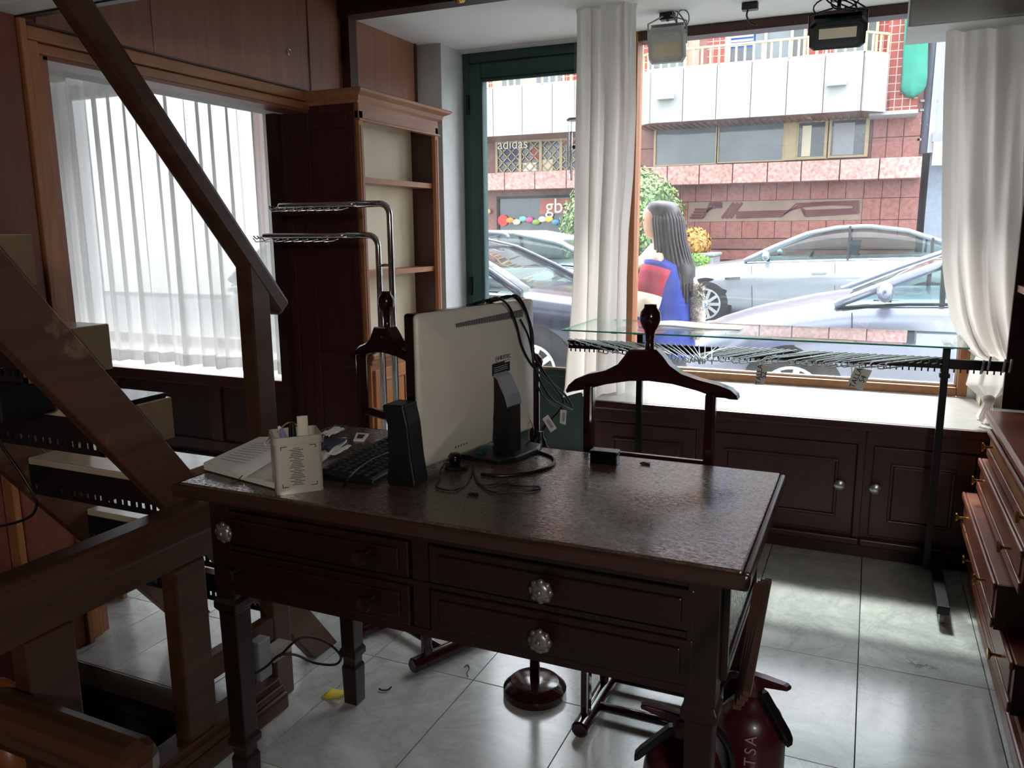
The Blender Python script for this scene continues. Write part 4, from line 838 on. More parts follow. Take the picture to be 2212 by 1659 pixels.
o = MB().tube([(-.03+.05*u, .036, .112+.018*math.sin(u*PI)) for u in [k/10 for k in range(11)]], .0016, 6).xf(M_); tag(o.build('rubber_band', plain('tan rubber', '#b08a52', .6), smooth=True), 'tan rubber band looped over the tin rim', 'rubber band')
# open notebook
nb = thing('open_notebook', 'open notebook with handwritten pages on the desk corner', 'notebook', (-1.24, 1.46, DZ))
S0 = ond(524, 1030, .79); S1 = ond(655, 950, .79); LL0 = ond(440, 1003, .795); LL1 = ond(560, 947, .795)
wv = (LL0-S0); rv = (S0-LL0)*1.0
def page(side, n, mt, zz):
    loops = []
    for z_ in (0, 1):
        l0 = []; 
        for u in [k/8 for k in range(9)]:
            hgt = zz*(math.sin(min(u*3, 1)*PI/2)*.8+.2) if z_ else 0
            l0.append((u, hgt))
        loops.append(l0)
    m_ = MB(); rings = []
    for (b0, e) in ((S0, 0), (S1, 1)):
        w0 = (LL0-S0) if e == 0 else (LL1-S1)
        w0 = w0 if side < 0 else -w0
        top_ = [b0+w0*u+Vector((0, 0, DZ+.003+h-b0.z-w0.z*u)) for u, h in loops[1]]; bot_ = [b0+w0*u+Vector((0, 0, DZ+.003-b0.z-w0.z*u)) for u, h in loops[0]]
        rings.append(bot_+top_[::-1])
    return m_.loft(rings).build(n, mt, nb, 'auto')
page(-1, 'page_block', PAPER, .016); page(1, 'page_block', PAPER, .012)
COVER = plain('dark cover', '#33302c', .5)
cvl = [S0+(LL0-S0)*1.03, S1+(LL1-S1)*1.03, S1-(LL1-S1)*1.03, S0-(LL0-S0)*1.03]; MB().prism([Vector((p.x, p.y, DZ+.0004)) for p in cvl], [Vector((p.x, p.y, DZ+.003)) for p in cvl]).build('cover', COVER, nb)
wr = MB()
for j in range(9):
    u = .18+.07*j
    for k in range(5): a = S0.lerp(S1, u)+((LL0-S0).lerp(LL1-S1, u))*(.28+.12*k); wr.box(a.x-.008, a.x+.006, a.y-.0006, a.y+.0006, DZ+.0192, DZ+.0196)
wr.build('handwriting', plain('grey pencil', '#77746c', .8), nb)
cable('ribbon', [S0+Vector((0, 0, .003)), ond(515, 1035), ond(500, 1038)], .0012, GREEN, nb)
# small desk items
o = MB(); q = [ond(763, 951), ond(786, 952), ond(797, 937), ond(770, 935)]
f_ = thing('plastic_case', 'small clear plastic case lying on the desk', 'case', q[0]); o.prism([Vector((p.x, p.y, DZ)) for p in q], [Vector((p.x, p.y, DZ+.004)) for p in q]); o.build('tray', PAPER, f_, bevel=.001); c = sum(q, Vector())/4; q2 = [c.lerp(p, .55) for p in q]; MB().prism([Vector((p.x, p.y, DZ+.004)) for p in q2], [Vector((p.x, p.y, DZ+.0046)) for p in q2]).build('insert', BLACKM, f_)
def sheet(name, quad, h, mt, lab, cat, seed, amp=.006):
    rnd = random.Random(seed); q = [at(x, y, Z=DZ) for x, y in quad]; n = 9; L = []
    for i in range(n):
        l = []
        for j in range(n):
            p = q[0].lerp(q[1], i/(n-1)).lerp(q[3].lerp(q[2], i/(n-1)), j/(n-1)); l.append((p.x, p.y, DZ+h+amp*(.5+.5*math.sin(i*1.7+seed)*math.sin(j*1.3+seed*2))+rnd.uniform(0, amp*.3)))
        L.append(l)
    return tag(MB().loft(L, closed=False, caps=False).build(name, mt, smooth=True, solid=.001), lab, cat)
NAVY = plain('navy leatherette', '#1f2638', .5)
sheet('paper_sheet', [(640, 1005), (735, 985), (760, 970), (690, 975)], .003, PAPER, 'pale paper sheets under the navy wallet behind the tin', 'paper', 2, .008)
sheet('wallet', [(680, 985), (710, 990), (757, 962), (700, 955)], .013, NAVY, 'dark navy soft wallet behind the tin', 'wallet', 4, .007)
sheet('crumpled_paper', [(694, 960), (712, 966), (746, 950), (728, 944)], .023, PAPER, 'crumpled white paper scrap on the navy wallet', 'paper', 6, .008)
q = ond(1303, 1003, DZ); bb = thing('small_box', 'small glossy black box on the far edge of the desk', 'box', (q.x, q.y+.012, DZ), math.radians(3))
MB().box(-.031, .031, -.016, .016, .0004, .022).build('base', BLACKG, bb, bevel=.0015, local=True); MB().box(-.032, .032, -.017, .017, .0225, .031).build('lid', BLACKG, bb, bevel=.002, local=True)
for (x, y, lab) in ((1394, 1004, 'small dark plastic clip near the small black box'), (1022, 1071, 'small black plastic clip at the front of the desk')):
    q = ond(x, y, DZ); o = MB(); o.bar(q+Vector((-.01, 0, .003)), q+Vector((.01, .004, .003)), .004, .005); o.tube([q+Vector((-.012, -.004, .003)), q+Vector((-.004, .003, .005)), q+Vector((.011, -.004, .003))], .0018, 6); tag(o.build('plastic_clip', BLACK), lab, 'clip')

# ------------------------------------------------------------------ on the stair
q = Vector((-1.66, 1.24, .909))
o = thing('black_speaker_box', 'black electronics box sitting on a stair tread', 'box', (-1.72, 1.13, .909)); BX('case', BLACK, -1.80, -1.64, 1.06, 1.19, .91, 1.0, o, .006); BX('front_panel', BLACKM, -1.79, -1.65, 1.055, 1.06, .918, .992, o)
cable('dangling_cable', [(-1.66, 1.055, .93), (-1.62, 1.04, .88), (-1.57, 1.05, .80), (-1.56, 1.06, .74), (-1.62, 1.05, .70), (-1.8, 1.0, .66)], .003, BLACK, None, 'thin black cord dangling from the electronics box', 'cable')
tb = thing('black_folder', 'black folder lying on a stair tread end', 'folder', (-1.6, 1.36, .909)); BX('cover', BLACKG, -1.72, -1.535, 1.26, 1.40, .9095, .922, tb, .003); tag(BX('white_sheet', PAPER, -1.76, -1.56, 1.22, 1.26, .9095, .911), 'white sheet sticking out behind the black folder', 'paper')

# ------------------------------------------------------------------ fire extinguishers
def extinguisher(lab, c, rz, h, r, prnt):
    e = thing('fire_extinguisher', lab, 'fire extinguisher', c, rz, 'red fire extinguishers by the desk leg')
    E_ = lambda m_, n, mt=REDPAINT, sm=True, bv=0: m_.build(n, mt, e, sm, bv, local=True)
    E_(MB().lathe([(.001, 0), (r*.9, 0), (r, .008), (r, h-.075), (r*.97, h-.055), (r*.86, h-.03), (r*.65, h-.012), (r*.35, h), (r*.3, h+.012), (.001, h+.012)], (0, 0, 0), 36), 'cylinder')
    E_(MB().lathe([(.02, h+.01), (.024, h+.018), (.022, h+.035), (.017, h+.05), (.001, h+.052)], (0, 0, 0), 16), 'valve', REDPAINT, 'auto')
    E_(MB().loft([[(x, s*w_, z) for s, z in ((-1, z0), (1, z0), (1, z1), (-1, z1))] for x, w_, z0, z1 in ((.018, .011, h+.035, h+.055), (-.02, .012, h+.04, h+.062), (-.075, .01, h+.058, h+.07), (-.085, .008, h+.06, h+.068))]), 'lever', REDPAINT, False, .003)
    E_(MB().loft([[(x, s*w_, z) for s, z in ((-1, z0), (1, z0), (1, z1), (-1, z1))] for x, w_, z0, z1 in ((.01, .009, h+.02, h+.04), (-.03, .011, h+.005, h+.028), (-.085, .012, h-.05, h-.03), (-.095, .009, h-.058, h-.042))]), 'handle', BLACK, False, .003)
    E_(MB().tube(smoothpath([(.02, 0, h+.03), (.05, .01, h+.035), (r+.012, .02, h-.03), (r+.016, .02, h-.15), (r+.012, .02, .1)]), .008, 8), 'hose', BLACK)
    E_(MB().bar((r+.002, .0, h-.12), (r+.002, 0, h-.09), .02, .03), 'hose_clip', REDPAINT, False, .002)
    return e
extinguisher('red fire extinguisher in front of the desk leg', (-.272, 1.43, 0), math.radians(10), .315, .078, 0)
e2 = extinguisher('red fire extinguisher behind the desk leg with pale lettering', (-.163, 1.58, 0), math.radians(150), .345, .07, 1)
cc = Vector((-.163, 1.58, 0)); dirv = Vector((.12, -1, 0)).normalized(); PINK = plain('faded print', '#a9838a', .6)
for i, chh in enumerate('AUTSA'):
    a_ = math.radians(8); dv = Vector((math.sin(a_), -math.cos(a_), 0)); text('lettering', chh, PINK, frame_M(cc+dv*.0712+Vector((0, 0, .2+.024*i)), (0, 0, 1), (-dv.y*-1, dv.x*-1, 0)), .032, e2)
# bundle of slats against the desk
for j in range(4):
    a = at(1592+7*j, 1530-10*j, X=-.118+.004*j); b = at(1636+8*j, 1262-3*j, X=-.122+.004*j)
    tag(MB().bar(a, b, .008, .004+.006, (1, 0, 0)).build('wooden_slat', RAILW, bevel=.001), 'thin wooden slat in the bundle leaning against the desk side', 'slat', 'wooden slats leaning against the desk')
# floor bits and leads
q = at(722, 1505, Z=0); YEL = plain('yellow paper', '#d9c93a', .7)
m_ = MB(); L = [[(q.x-.03+.06*u, q.y-.02+.05*v, .002+.022*abs(u-.2)**1.5*(1-v*.5)) for u in [i/6 for i in range(7)]] for v in (0, .5, 1)]; tag(m_.loft(L, closed=False, caps=False).build('yellow_note', YEL, smooth=True, solid=.001), 'curled yellow paper note beside the desk leg', 'paper')
q = at(728, 1515, Z=0); tag(BX('price_label', PAPER, q.x-.012, q.x+.012, q.y-.008, q.y+.006, .0005, .0015), 'tiny white printed label on the floor by the yellow note', 'label')
tag(MB().tube(smoothpath([at(820, 1488, Z=.004), at(825, 1491, Z=.004), at(838, 1490, Z=.004), at(846, 1483, Z=.008)]), [.004]+[.0025]*17+[.001], 6).build('hook_scrap', BLACK, smooth=True), 'small black curved plastic scrap on the marble floor', 'scrap')
cable('thread', [at(1003, 1441, Z=.002), at(1010, 1436, Z=.002), at(1014, 1444, Z=.002), at(1009, 1453, Z=.002), at(1011, 1462, Z=.002)], .0012, BLACK, None, 'short dark thread lying on the marble floor', 'thread')
DUST = plain('dust fluff', '#8a7f75', .9)
m_ = MB(); q = at(1988, 1438, Z=.0)
for j in range(14): a = q+Vector((random.uniform(-.025, .025), random.uniform(-.012, .012), .002)); m_.tube([a, a+Vector((random.uniform(-.02, .02), random.uniform(-.02, .02), random.uniform(0, .006)))], .0006, 4)
tag(m_.build('dust_clump', DUST), 'small brown clump of dust on the open floor', 'dust')
ps = thing('power_strip', 'grey power socket fixed to the balustrade under the desk', 'power socket', (-1.405, 1.56, .25))
q = at(566, 1420, X=-1.40); BX('case', GREYPL, -1.425, -1.39, q.y-.02, q.y+.025, q.z-.06, q.z+.05, ps, .003); BX('tape', plain('clear tape', '#9c9690', .3), -1.427, -1.387, q.y+.03, q.y+.1, q.z-.03, q.z+.0, ps)
cable('lead', [(-1.385, q.y+.05, q.z-.02), at(650, 1378, X=-1.33), at(700, 1385, X=-1.3), at(735, 1415, X=-1.27), at(725, 1435, X=-1.27), at(680, 1432, X=-1.3), at(640, 1415, X=-1.34), at(605, 1415, X=-1.37), at(575, 1440, X=-1.38), at(540, 1460, X=-1.39), at(500, 1470, X=-1.4)], .0035, BLACK, ps)
cable('lead', [at(570, 1430, X=-1.41), at(550, 1480, X=-1.41), at(548, 1550, X=-1.41)], .0035, BLACK, ps); cable('lead', [at(576, 1400, X=-1.43), at(573, 1340, X=-1.46), at(555, 1305, X=-1.5)], .004, BLACK, ps)
for j, (x, y) in enumerate(((-2.42, 1.9), (-2.46, 1.94))):
    tag(MB().bar((x, y, .005), (x-.03, y+.06, .5), .09, .018, (0, 1, 0)).build('leaning_board', PANELW), ['brown board leaning behind the jamb, nearer one', 'brown board leaning behind the jamb, farther one'][j], 'board')
# ------------------------------------------------------------------ street
ZR = -.2
ASPH = plain('asphalt', '#5c5e60', .85, var=.2, vs=40); PAVE = plain('pavement concrete', '#84847f', .8, var=.12, vs=8)
struct(BX('road', ASPH, -40, 40, 5.75, 14.2, ZR-.2, ZR), 'grey asphalt street', 'road'); struct(BX('sidewalk', PAVE, -40, 40, 4.14, 5.75, ZR-.2, -.14), 'pavement in front of the shop', 'pavement'); struct(BX('sidewalk_far', PAVE, -40, 40, 14.2, 40, ZR-.2, -.1), 'pavement across the street', 'pavement')
BLUE = plain('blue road paint', '#3fa9d6', .7)
for y, a, b in ((5.95, -2.0, 3), (8.05, -6, 4)): struct(BX('road_marking', BLUE, a, b, y, y+.1, ZR, ZR+.003), 'light blue parking bay line on the road', 'road marking')

# ------------------------------------------------------------------ building across the street
YW = 16.0
bd = thing('apartment_building', 'apartment block with red granite base and white balcony across the street', 'building', (-3.2, YW, -.1))
GRAN = granite('red granite polished', '#7d4a44', '#9a655c', 22); GRANL = granite('pale red granite band', '#a8736b', '#d3aba3', 26); GRAND = granite('brown granite', '#6e4640', '#84584f', 24)
CONC = plain('pale stained concrete', '#9a9b99', .8, var=.14, vs=1.4); CONCP = plain('white concrete', '#a6a8a9', .8, var=.06, vs=2)
RTILE = None
m_, t_ = newmat('red ceramic tile'); b_ = bsdf(t_, .35); br = N(t_, 'TexBrick'); br.inputs['Color1'].default_value = hx('#9a3d2c'); br.inputs['Color2'].default_value = hx('#8a3325'); br.inputs['Mortar'].default_value = hx('#c9b1a6'); br.inputs['Scale'].default_value = 1; br.inputs['Brick Width'].default_value = .12; br.inputs['Row Height'].default_value = .13; br.inputs['Mortar Size'].default_value = .006; br.offset = 0
t_.links.new(coords(t_, (1, 1, 1), (PI/2, 0, 0)), br.inputs['Vector']); t_.links.new(br.outputs['Color'], b_.inputs['Base Color']); RTILE = m_
GOLD = plain('gold anodised aluminium', '#a08f6e', .35, .3); CREAMF = plain('cream painted metal', '#cbbf8c', .5)
WGL = plain('reflecting pane', '#5f6a6e', .06, 0, .8, var=.25, vs=1.2); WGD = plain('dark pane', '#3f474c', .08, 0, .8, var=.3, vs=1.5)
def xz(x, y, Y=YW): p = at(x, y, Y=Y); return p.x, p.z
z1 = xz(1371, 402)[1]; z2 = xz(1371, 362)[1]; XR = xz(1988, 400)[0]; XRc = xz(1990, 250)[0]
ZBB = xz(1700, 255)[1]
# plain mass
BX('wall_mass', GRAND, -14, XR, YW+.05, YW+6, -.1, 7.6, bd)
# granite band course
jx = [xz(p, 380, 15.6)[0] for p in (1441, 1510, 1582, 1657, 1730, 1813, 1898, 1990)]
jl = [jx[0]-.68*k for k in range(12, 0, -1)]; edges = jl+jx
zb1, zb2 = xz(1371, 402, 15.6)[1], xz(1371, 362, 15.6)[1]
for a, b in zip(edges[:-1], edges[1:]): BX('granite_band_slab', GRANL, a+.008, b-.008, 15.6, 16.04, zb1, zb2, bd, .01)
# lower wall slabs
zs0 = xz(1600, 515)[1]; zsA = xz(1600, 478)[1]; zsB = xz(1600, 434)[1]
sx0 = xz(1372, 450)[0]; SXR = XR
nx_ = 17
for r_, (za, zb) in enumerate(((zs0, zsA), (zsB, zb1+.05))):
    for i in range(nx_):
        a = sx0+(SXR-sx0)*i/nx_; b = sx0+(SXR-sx0)*(i+1)/nx_
        BX('granite_slab', GRAN, a+.006, b-.006, YW, YW+.05, za+.006, zb-.006, bd)
XS1 = xz(1862, 450)[0]; XS0 = xz(1486, 450)[0]
for i in range(3):
    a = XS1+(SXR-XS1)*i/3; BX('granite_slab', GRAN, a+.006, a+(SXR-XS1)/3-.006, YW, YW+.05, zsA+.006, zsB-.006, bd)
BX('granite_slab', GRAN, sx0, XS0-.006, YW, YW+.05, zsA+.006, zsB-.006, bd)
# carved relief sign
rsn = BX('relief_sign', plain('weathered relief', '#8a7568', .7, var=.15, vs=4), XS0, XS1, YW+.02, YW+.05, zsA, zsB, bd)
GRV = plain('dark red groove', '#5e2026', .6)
def stripe(pts, w, mt=GRV):
    for (a, b) in zip(pts[:-1], pts[1:]): p, q = at(*a, Y=YW+.015), at(*b, Y=YW+.015); MB().bar(p, q, .02, w, (0, 0, 1)).build('relief_line', mt, rsn)
for o in range(4): stripe([(1490+4*o, 470-6*o), (1520+3*o, 470-6*o), (1535+4*o, 438+o*3), (1560, 438+o*3)], .035)
for o in range(3): stripe([(1560+9*o, 471), (1585+9*o, 438)], .05)
for o in range(4): stripe([(1590, 470-4*o), (1690+4*o, 467-4*o), (1720+6*o, 440+o*2), (1790, 436+2*o), (1855-4*o, 434+3*o), (1855-4*o, 460-3*o), (1740, 467-4*o), (1735-2*o, 460-4*o)], .02)
# ribbed base courses and plinth
for k in range(6): za = -.1+(zs0+.1)*k/6; BX('base_course', GRAND if k % 2 else GRAN, sx0, XR, YW-.03-.02*(k % 2), YW+.05, za+.01, za+(zs0+.1)/6-.012, bd)
# mezzanine window strip
def win(px0, px1, y0, y1, fw, mt, dark, nm='window', Y=YW, fm=GOLD):
    (a, zt), (b, _) = xz(px0, y0, Y), xz(px1, y0, Y); zt = xz((px0+px1)/2, y0, Y)[1]; zb = xz((px0+px1)/2, y1, Y)[1]
    f_ = MB(); f_.box(a, a+fw, Y-.06, Y, zb, zt); f_.box(b-fw, b, Y-.06, Y, zb, zt); f_.box(a+fw, b-fw, Y-.06, Y, zt-fw, zt); f_.box(a+fw, b-fw, Y-.06, Y, zb, zb+fw*.6)
    o = f_.build(nm, fm, bd); BX('pane', dark, a+fw, b-fw, Y-.02, Y-.012, zb+fw*.6, zt-fw, o); return o, a, b, zb, zt
yt = lambda x: 274-(x-1415)*.0525; yb = lambda x: 361-(x-1415)*.049
for (a, b, fw, g) in ((1415, 1553, .04, WGL), (1551, 1699, .04, WGL), (1719, 1793, .07, WGD), (1791, 1880, .06, WGD)):
    mid = (a+b)/2; win(a, b, yt(mid), yb(mid), fw, GOLD, g)
(a, _), (b, _) = xz(1697, 300), xz(1721, 300); BX('mullion', GOLD, a, b, YW-.08, YW, xz(1709, yb(1709))[1], xz(1709, yt(1709))[1], bd)
bl_ = BX('blind', CREAMP, xz(1733, 300)[0], xz(1752, 300)[0], YW-.028, YW-.022, xz(1740, 338)[1], xz(1740, 272)[1], bd)
BX('curtain', GREYPL, xz(1800, 300)[0], xz(1845, 300)[0], YW-.028, YW-.022, xz(1820, 335)[1], xz(1820, 266)[1], bd)
# slabs right of the strip
zt_ = xz(1935, 244)[1]; zm_ = xz(1935, 296)[1]; zl_ = zb2
for (za, zb) in ((zl_, zm_), (zm_, zt_)):
    for (p0, p1) in ((1884, 1915), (1915, 1951), (1951, 1988)): a, b = xz(p0, 300)[0], xz(p1, 300)[0]; BX('granite_slab', GRAN, a+.007, b-.007, YW, YW+.05, za+.007, zb-.007, bd)
a, b = xz(1372, 300)[0], xz(1414, 300)[0]
for (za, zb) in ((zl_, zm_), (zm_, zt_)): BX('granite_slab', GRAND, a-.6, b-.005, YW, YW+.05, za+.007, zb-.007, bd)
# balcony right
YB = 15.0
def balc(x0, x1, zb, zt, chl, chr_, nm):
    lp = [(x0, YW), (x0, YB+.35) if chl else (x0, YB), (x0+.35, YB) if chl else (x0, YB), (x1-.35, YB) if chr_ else (x1, YB), (x1, YB+.35) if chr_ else (x1, YB), (x1, YW)]
    lp = [p for i, p in enumerate(lp) if i == 0 or p != lp[i-1]]
    MB().prism([(x, y, zb) for x, y in lp], [(x, y, zt) for x, y in lp]).build('balcony_core', GRAND, bd)
    for i in range(1, len(lp)-2):
        (ax, ay), (bx, by) = lp[i], lp[i+1]; n = max(1, round(math.hypot(bx-ax, by-ay)/.62))
        for k in range(n):
            p = Vector((ax+(bx-ax)*k/n, ay+(by-ay)*k/n, 0)); q = Vector((ax+(bx-ax)*(k+1)/n, ay+(by-ay)*(k+1)/n, 0)); d = (q-p).normalized(); nn = Vector((d.y, -d.x, 0)); p += d*.006; q -= d*.006
            MB().hexa([p+Vector((0, 0, zb)), q+Vector((0, 0, zb)), q+nn*.04+Vector((0, 0, zb)), p+nn*.04+Vector((0, 0, zb)), p+Vector((0, 0, zt+.03)), q+Vector((0, 0, zt+.03)), q+nn*.04+Vector((0, 0, zt+.03)), p+nn*.04+Vector((0, 0, zt+.03))]).build('parapet_panel', CONC if i == (2 if chl else 1) else CONCP, bd)
    # railing on top
    zr0, zr1 = zt+.06, zt+.36; bars = None
    for i in range(1, len(lp)-2):
        (ax, ay), (bx, by) = lp[i], lp[i+1]; ay += .08; by += .08
        MB().bar((ax, ay, zr1), (bx, by, zr1), .05, .035).build('hand_bar', CREAMF, bd); MB().bar((ax, ay, zr0), (bx, by, zr0), .03, .025).build('foot_bar', CREAMF, bd)
        n = max(2, round(math.hypot(bx-ax, by-ay)/.145))
        for k in range(n+1):
            x, y = ax+(bx-ax)*k/n, ay+(by-ay)*k/n
            if bars is None: o = MB().box(-.018, .018, -.012, .012, 0, zr1-zr0).build('baluster', CREAMF, bd, local=True); bars = o.data
            else: o = bpy.data.objects.new('baluster', bars); C.objects.link(o); o.parent = bd
            o.location = Vector((x, y, zr0))-Vector(bd.location)
            if k % 8 == 0: MB().bar((x, y, zt), (x, y, zr0), .03, .03, (0, 1, 0)).build('baluster_foot', CREAMF, bd)
    return lp
zbR = xz(1880, 238, YB)[1]; ztR = xz(1880, 116, YB)[1]; xR1 = xz(1913, 180, YB+.2)[0]; xR0 = xz(1366, 200, YB)[0]
balc(xR0, xR1, zbR, ztR, True, True, 'right')
for (x, y) in ((1438, 208), (1808, 178)): p = at(x, y, Y=YB-.08); BX('spout_box', CONCP, p.x-.15, p.x+.15, YB-.14, YB-.04, p.z-.055, p.z+.055, bd, .01)
for k in range(64): x = xR0+.1+(xR1-xR0-.3)*k/64; MB().box(x, x+.05, YB+.25, YW, zbR-.02, zbR).build('soffit_rib', GRAND, bd) if k % 2 == 0 else None
zbL = xz(1150, 290, YB)[1]; ztL = xz(1150, 188, YB)[1]
balc(-9.5, xz(1300, 200, YB)[0], zbL, ztL, False, True, 'left')
# upper storey behind the balconies
zu = ztR-.6
def upper(px0, px1, mt, dy=.0): a, b = xz(px0, 100)[0], xz(px1, 100)[0]; return BX('upper_wall', mt, a, b, YW-.05+dy, YW+.05, zu, zu+2.6, bd)
upper(1372, 1405, RTILE); upper(1405, 1480, WGL); upper(1480, 1486, CREAMF, -.05); upper(1486, 1512, plain('beige shutter', '#9c8a7c', .6)); upper(1512, 1530, GRAND); upper(1530, 1568, RTILE); upper(1568, 1580, CREAMF, -.05)
o = upper(1580, 1630, plain('blue awning cloth', '#3f66c4', .7), .0); zz0, zz1 = xz(1600, 106)[1], xz(1600, 60)[1]
BX('awning_back', WGD, xz(1580, 100)[0], xz(1630, 100)[0], YW-.07, YW-.05, zu, zz0, bd)
for k in range(5): BX('awning_stripe', CONCP, xz(1580, 100)[0], xz(1628, 100)[0], YW-.075, YW-.06, zz0+(zz1-zz0)*(k+.5)/5, zz0+(zz1-zz0)*(k+.5)/5+.04, bd)
upper(1632, 1652, WGL); upper(1652, 1658, CREAMF, -.05); upper(1658, 1708, WGL); upper(1708, 1714, CREAMF, -.05); upper(1714, 1736, WGD); upper(1736, 1742, CREAMF, -.05); upper(1742, 1800, RTILE); upper(1800, 1868, WGL); upper(1868, 1874, CREAMF, -.05); upper(1874, 1890, WGD); upper(1890, 1896, CREAMF, -.05); upper(1896, 1922, RTILE)
for i, (p0, p1) in enumerate(((1045, 1065), (1065, 1085), (1085, 1130), (1130, 1160), (1160, 1215), (1215, 1260))): upper(p0, p1, (RTILE, CREAMF, WGL, CREAMF, WGL, RTILE)[i])
# red tiled corner column
YC = 15.5
(a, _), (b, _) = xz(1917, 100, YC), xz(1952, 100, YC); zc = xz(1930, 240, YC)[1]; BX('tiled_pier', RTILE, a, b, YC, YW, zc, zc+3.2, bd); (c_, _) = xz(1992, 100, YC); BX('tiled_ledge', RTILE, b-.15, c_, YC-.05, YW, zc-.0, zc+.24, bd); BX('ledge_edge', CONCP, a-.2, c_+.02, YC-.07, YW, zc-.06, zc, bd); BX('tiled_return', RTILE, b, c_, YC+.2, YW, zc+.2, zc+3.2, bd)
# green netting chute
NET = plain('green debris netting', '#1f7f6a', .8, var=.15, vs=6)
g_ = MB(); L = []
for y, x0, x1 in ((-60, 1956, 2008), (60, 1954, 2006), (120, 1950, 2004), (170, 1948, 2003), (190, 1945, 2000), (200, 1948, 1994), (208, 1958, 1980), (212, 1964, 1974)):
    p, q = at(x0, y, Y=YC-.1), at(x1, y, Y=YC-.1); L.append([(p.x+(q.x-p.x)*(.5+.5*math.cos(a)), YC-.12+.16*math.sin(a)+.02*math.sin(5*a), p.z) for a in [k*2*PI/20 for k in range(20)]])
tag(g_.loft(L).build('netting_bag', NET, smooth=True), 'green netting bag tied round a pipe on the building corner', 'netting')
# lattice window + shop window seen through the door
o, a, b, zb, zt = win(1072, 1262, 303-2, 376-3, .05, GOLD, WGD)
for px_ in (1126, 1170, 1214): x = xz(px_, 330)[0]; BX('mullion', GOLD, x-.03, x+.03, YW-.07, YW-.02, zb, zt, o)
n = 13; h = zt-zb; stp = (b-a+h)/n
for k in range(n+1):
    for s in (1, -1):
        x0 = a-h+stp*k if s > 0 else a+stp*k; x1 = x0+h if s > 0 else x0-h; p = Vector((x0, YW-.045, zb)); q = Vector((x1, YW-.045, zt)); d = q-p
        t0 = max(0, min(1, (a-p.x)/d.x if d.x > 0 else (b-p.x)/d.x)); t1 = max(0, min(1, (b-p.x)/d.x if d.x > 0 else (a-p.x)/d.x))
        if t1-t0 > .05: MB().bar(p+d*t0, p+d*t1, .02, .02).build('lattice_bar', GOLD, o)
POSTR = plain('red poster', '#9c3f3a', .6); POSTB = plain('blue poster', '#3a4a6e', .6)
for (p0, p1, y0, y1, mt) in ((1092, 1122, 308, 350, POSTB), (1150, 1165, 318, 345, POSTR), (1215, 1250, 300, 312, POSTR), (1130, 1160, 352, 370, PAPER), (1168, 1195, 345, 370, CREAMP)): BX('poster', mt, xz(p0, 330)[0], xz(p1, 330)[0], YW-.03, YW-.021, xz((p0+p1)/2, y1)[1], xz((p0+p1)/2, y0)[1], o)
text('shop_lettering', 'adidas', PAPER, frame_M(at(1107, 312, Y=YW-.08), (1, 0, 0), (0, 0, 1)), .28, bd)
o, a, b, zb, zt = win(1075, 1300, 422, 560, .05, BLACK, WGD, fm=BLACKM)
SIGN = plain('faded red sign', '#9c5a50', .6); BX('sign_board', SIGN, xz(1168, 450)[0], xz(1245, 450)[0], YW-.05, YW-.025, xz(1200, 462)[1], xz(1200, 430)[1], o)
text('shop_lettering', 'gbs', plain('grey white lettering', '#d8d2cc', .5), frame_M(at(1205, 446, Y=YW-.06), (1, 0, 0), (0, 0, 1)), .42, bd)
for k, c in enumerate(('#d98f3f', '#e6d9b0', '#6fb0a8', '#c94f8a', '#7a9a3f', '#d9d9d9', '#e0b84a', '#4f8ab0')):
    p = at(1102+14*k, 476+4*math.sin(k*2), Y=YW-.06); MB().ball(p, .09, 8, (1.1, .4, .7)).build('display_ware', plain('ware %d' % k, c, .6), o, True)
q = at(1087, 476, Y=YW-.05); MB().lathe([(.001, 0), (.12, 0), (.12, .01), (.001, .012)], q, 20, Matrix.Rotation(PI/2, 3, 'X')).build('round_sticker', plain('red sticker', '#c9302a', .5), o)
MB().ball(at(1055, 457, Y=YW-.02), .06, 10).build('wall_lamp', CREAMF, bd, True)
# neighbouring white building
nbld = thing('white_building', 'white facade with grey base right of the granite building', 'building', (4, 16.3, -.1))
NW = plain('white render', '#9fa3a8', .8, var=.05, vs=3); GB = plain('blue grey base', '#7f8b99', .6)
zg = xz(2015, 332, 16.2)[1]; BX('wall', NW, XR+.12, 12, 16.2, 20, zg, 7.8, nbld); BX('base_wall', GB, XR+.12, 12, 16.1, 20, -.1, zg, nbld)
BX('corner_strip', CONCP, XR+.06, XR+.14, 15.95, 16.2, zg, 7.8, nbld)
x = xz(2017, 100, 16.0)[0]; MB().tube([(x, 16.05, zg), (x, 16.05, 7.6)], .085, 12).build('downpipe', plain('grey pipe', '#5f6b78', .4), nbld, True)
for y in (60, 216, 236, 300): z = xz(2017, y, 16.0)[1]; BX('pipe_clip', GREYPL, x-.13, x+.13, 16.0, 16.2, z-.02, z+.02, nbld)
q = at(2030, 300, Y=16.0); BX('awning_box', GREYPL, q.x-.12, q.x+.6, 15.9, 16.2, q.z-.05, q.z+.1, nbld); BX('awning_flap', CONCP, q.x-.1, q.x+.6, 15.8, 15.84, q.z-.45, q.z-.06, nbld)
for k in range(3):
    for j in range(1): BX('window', WGL, 4.6+2.2*k, 5.8+2.2*k, 16.16, 16.2, zg+1.2+3*j, zg+2.6+3*j, nbld)

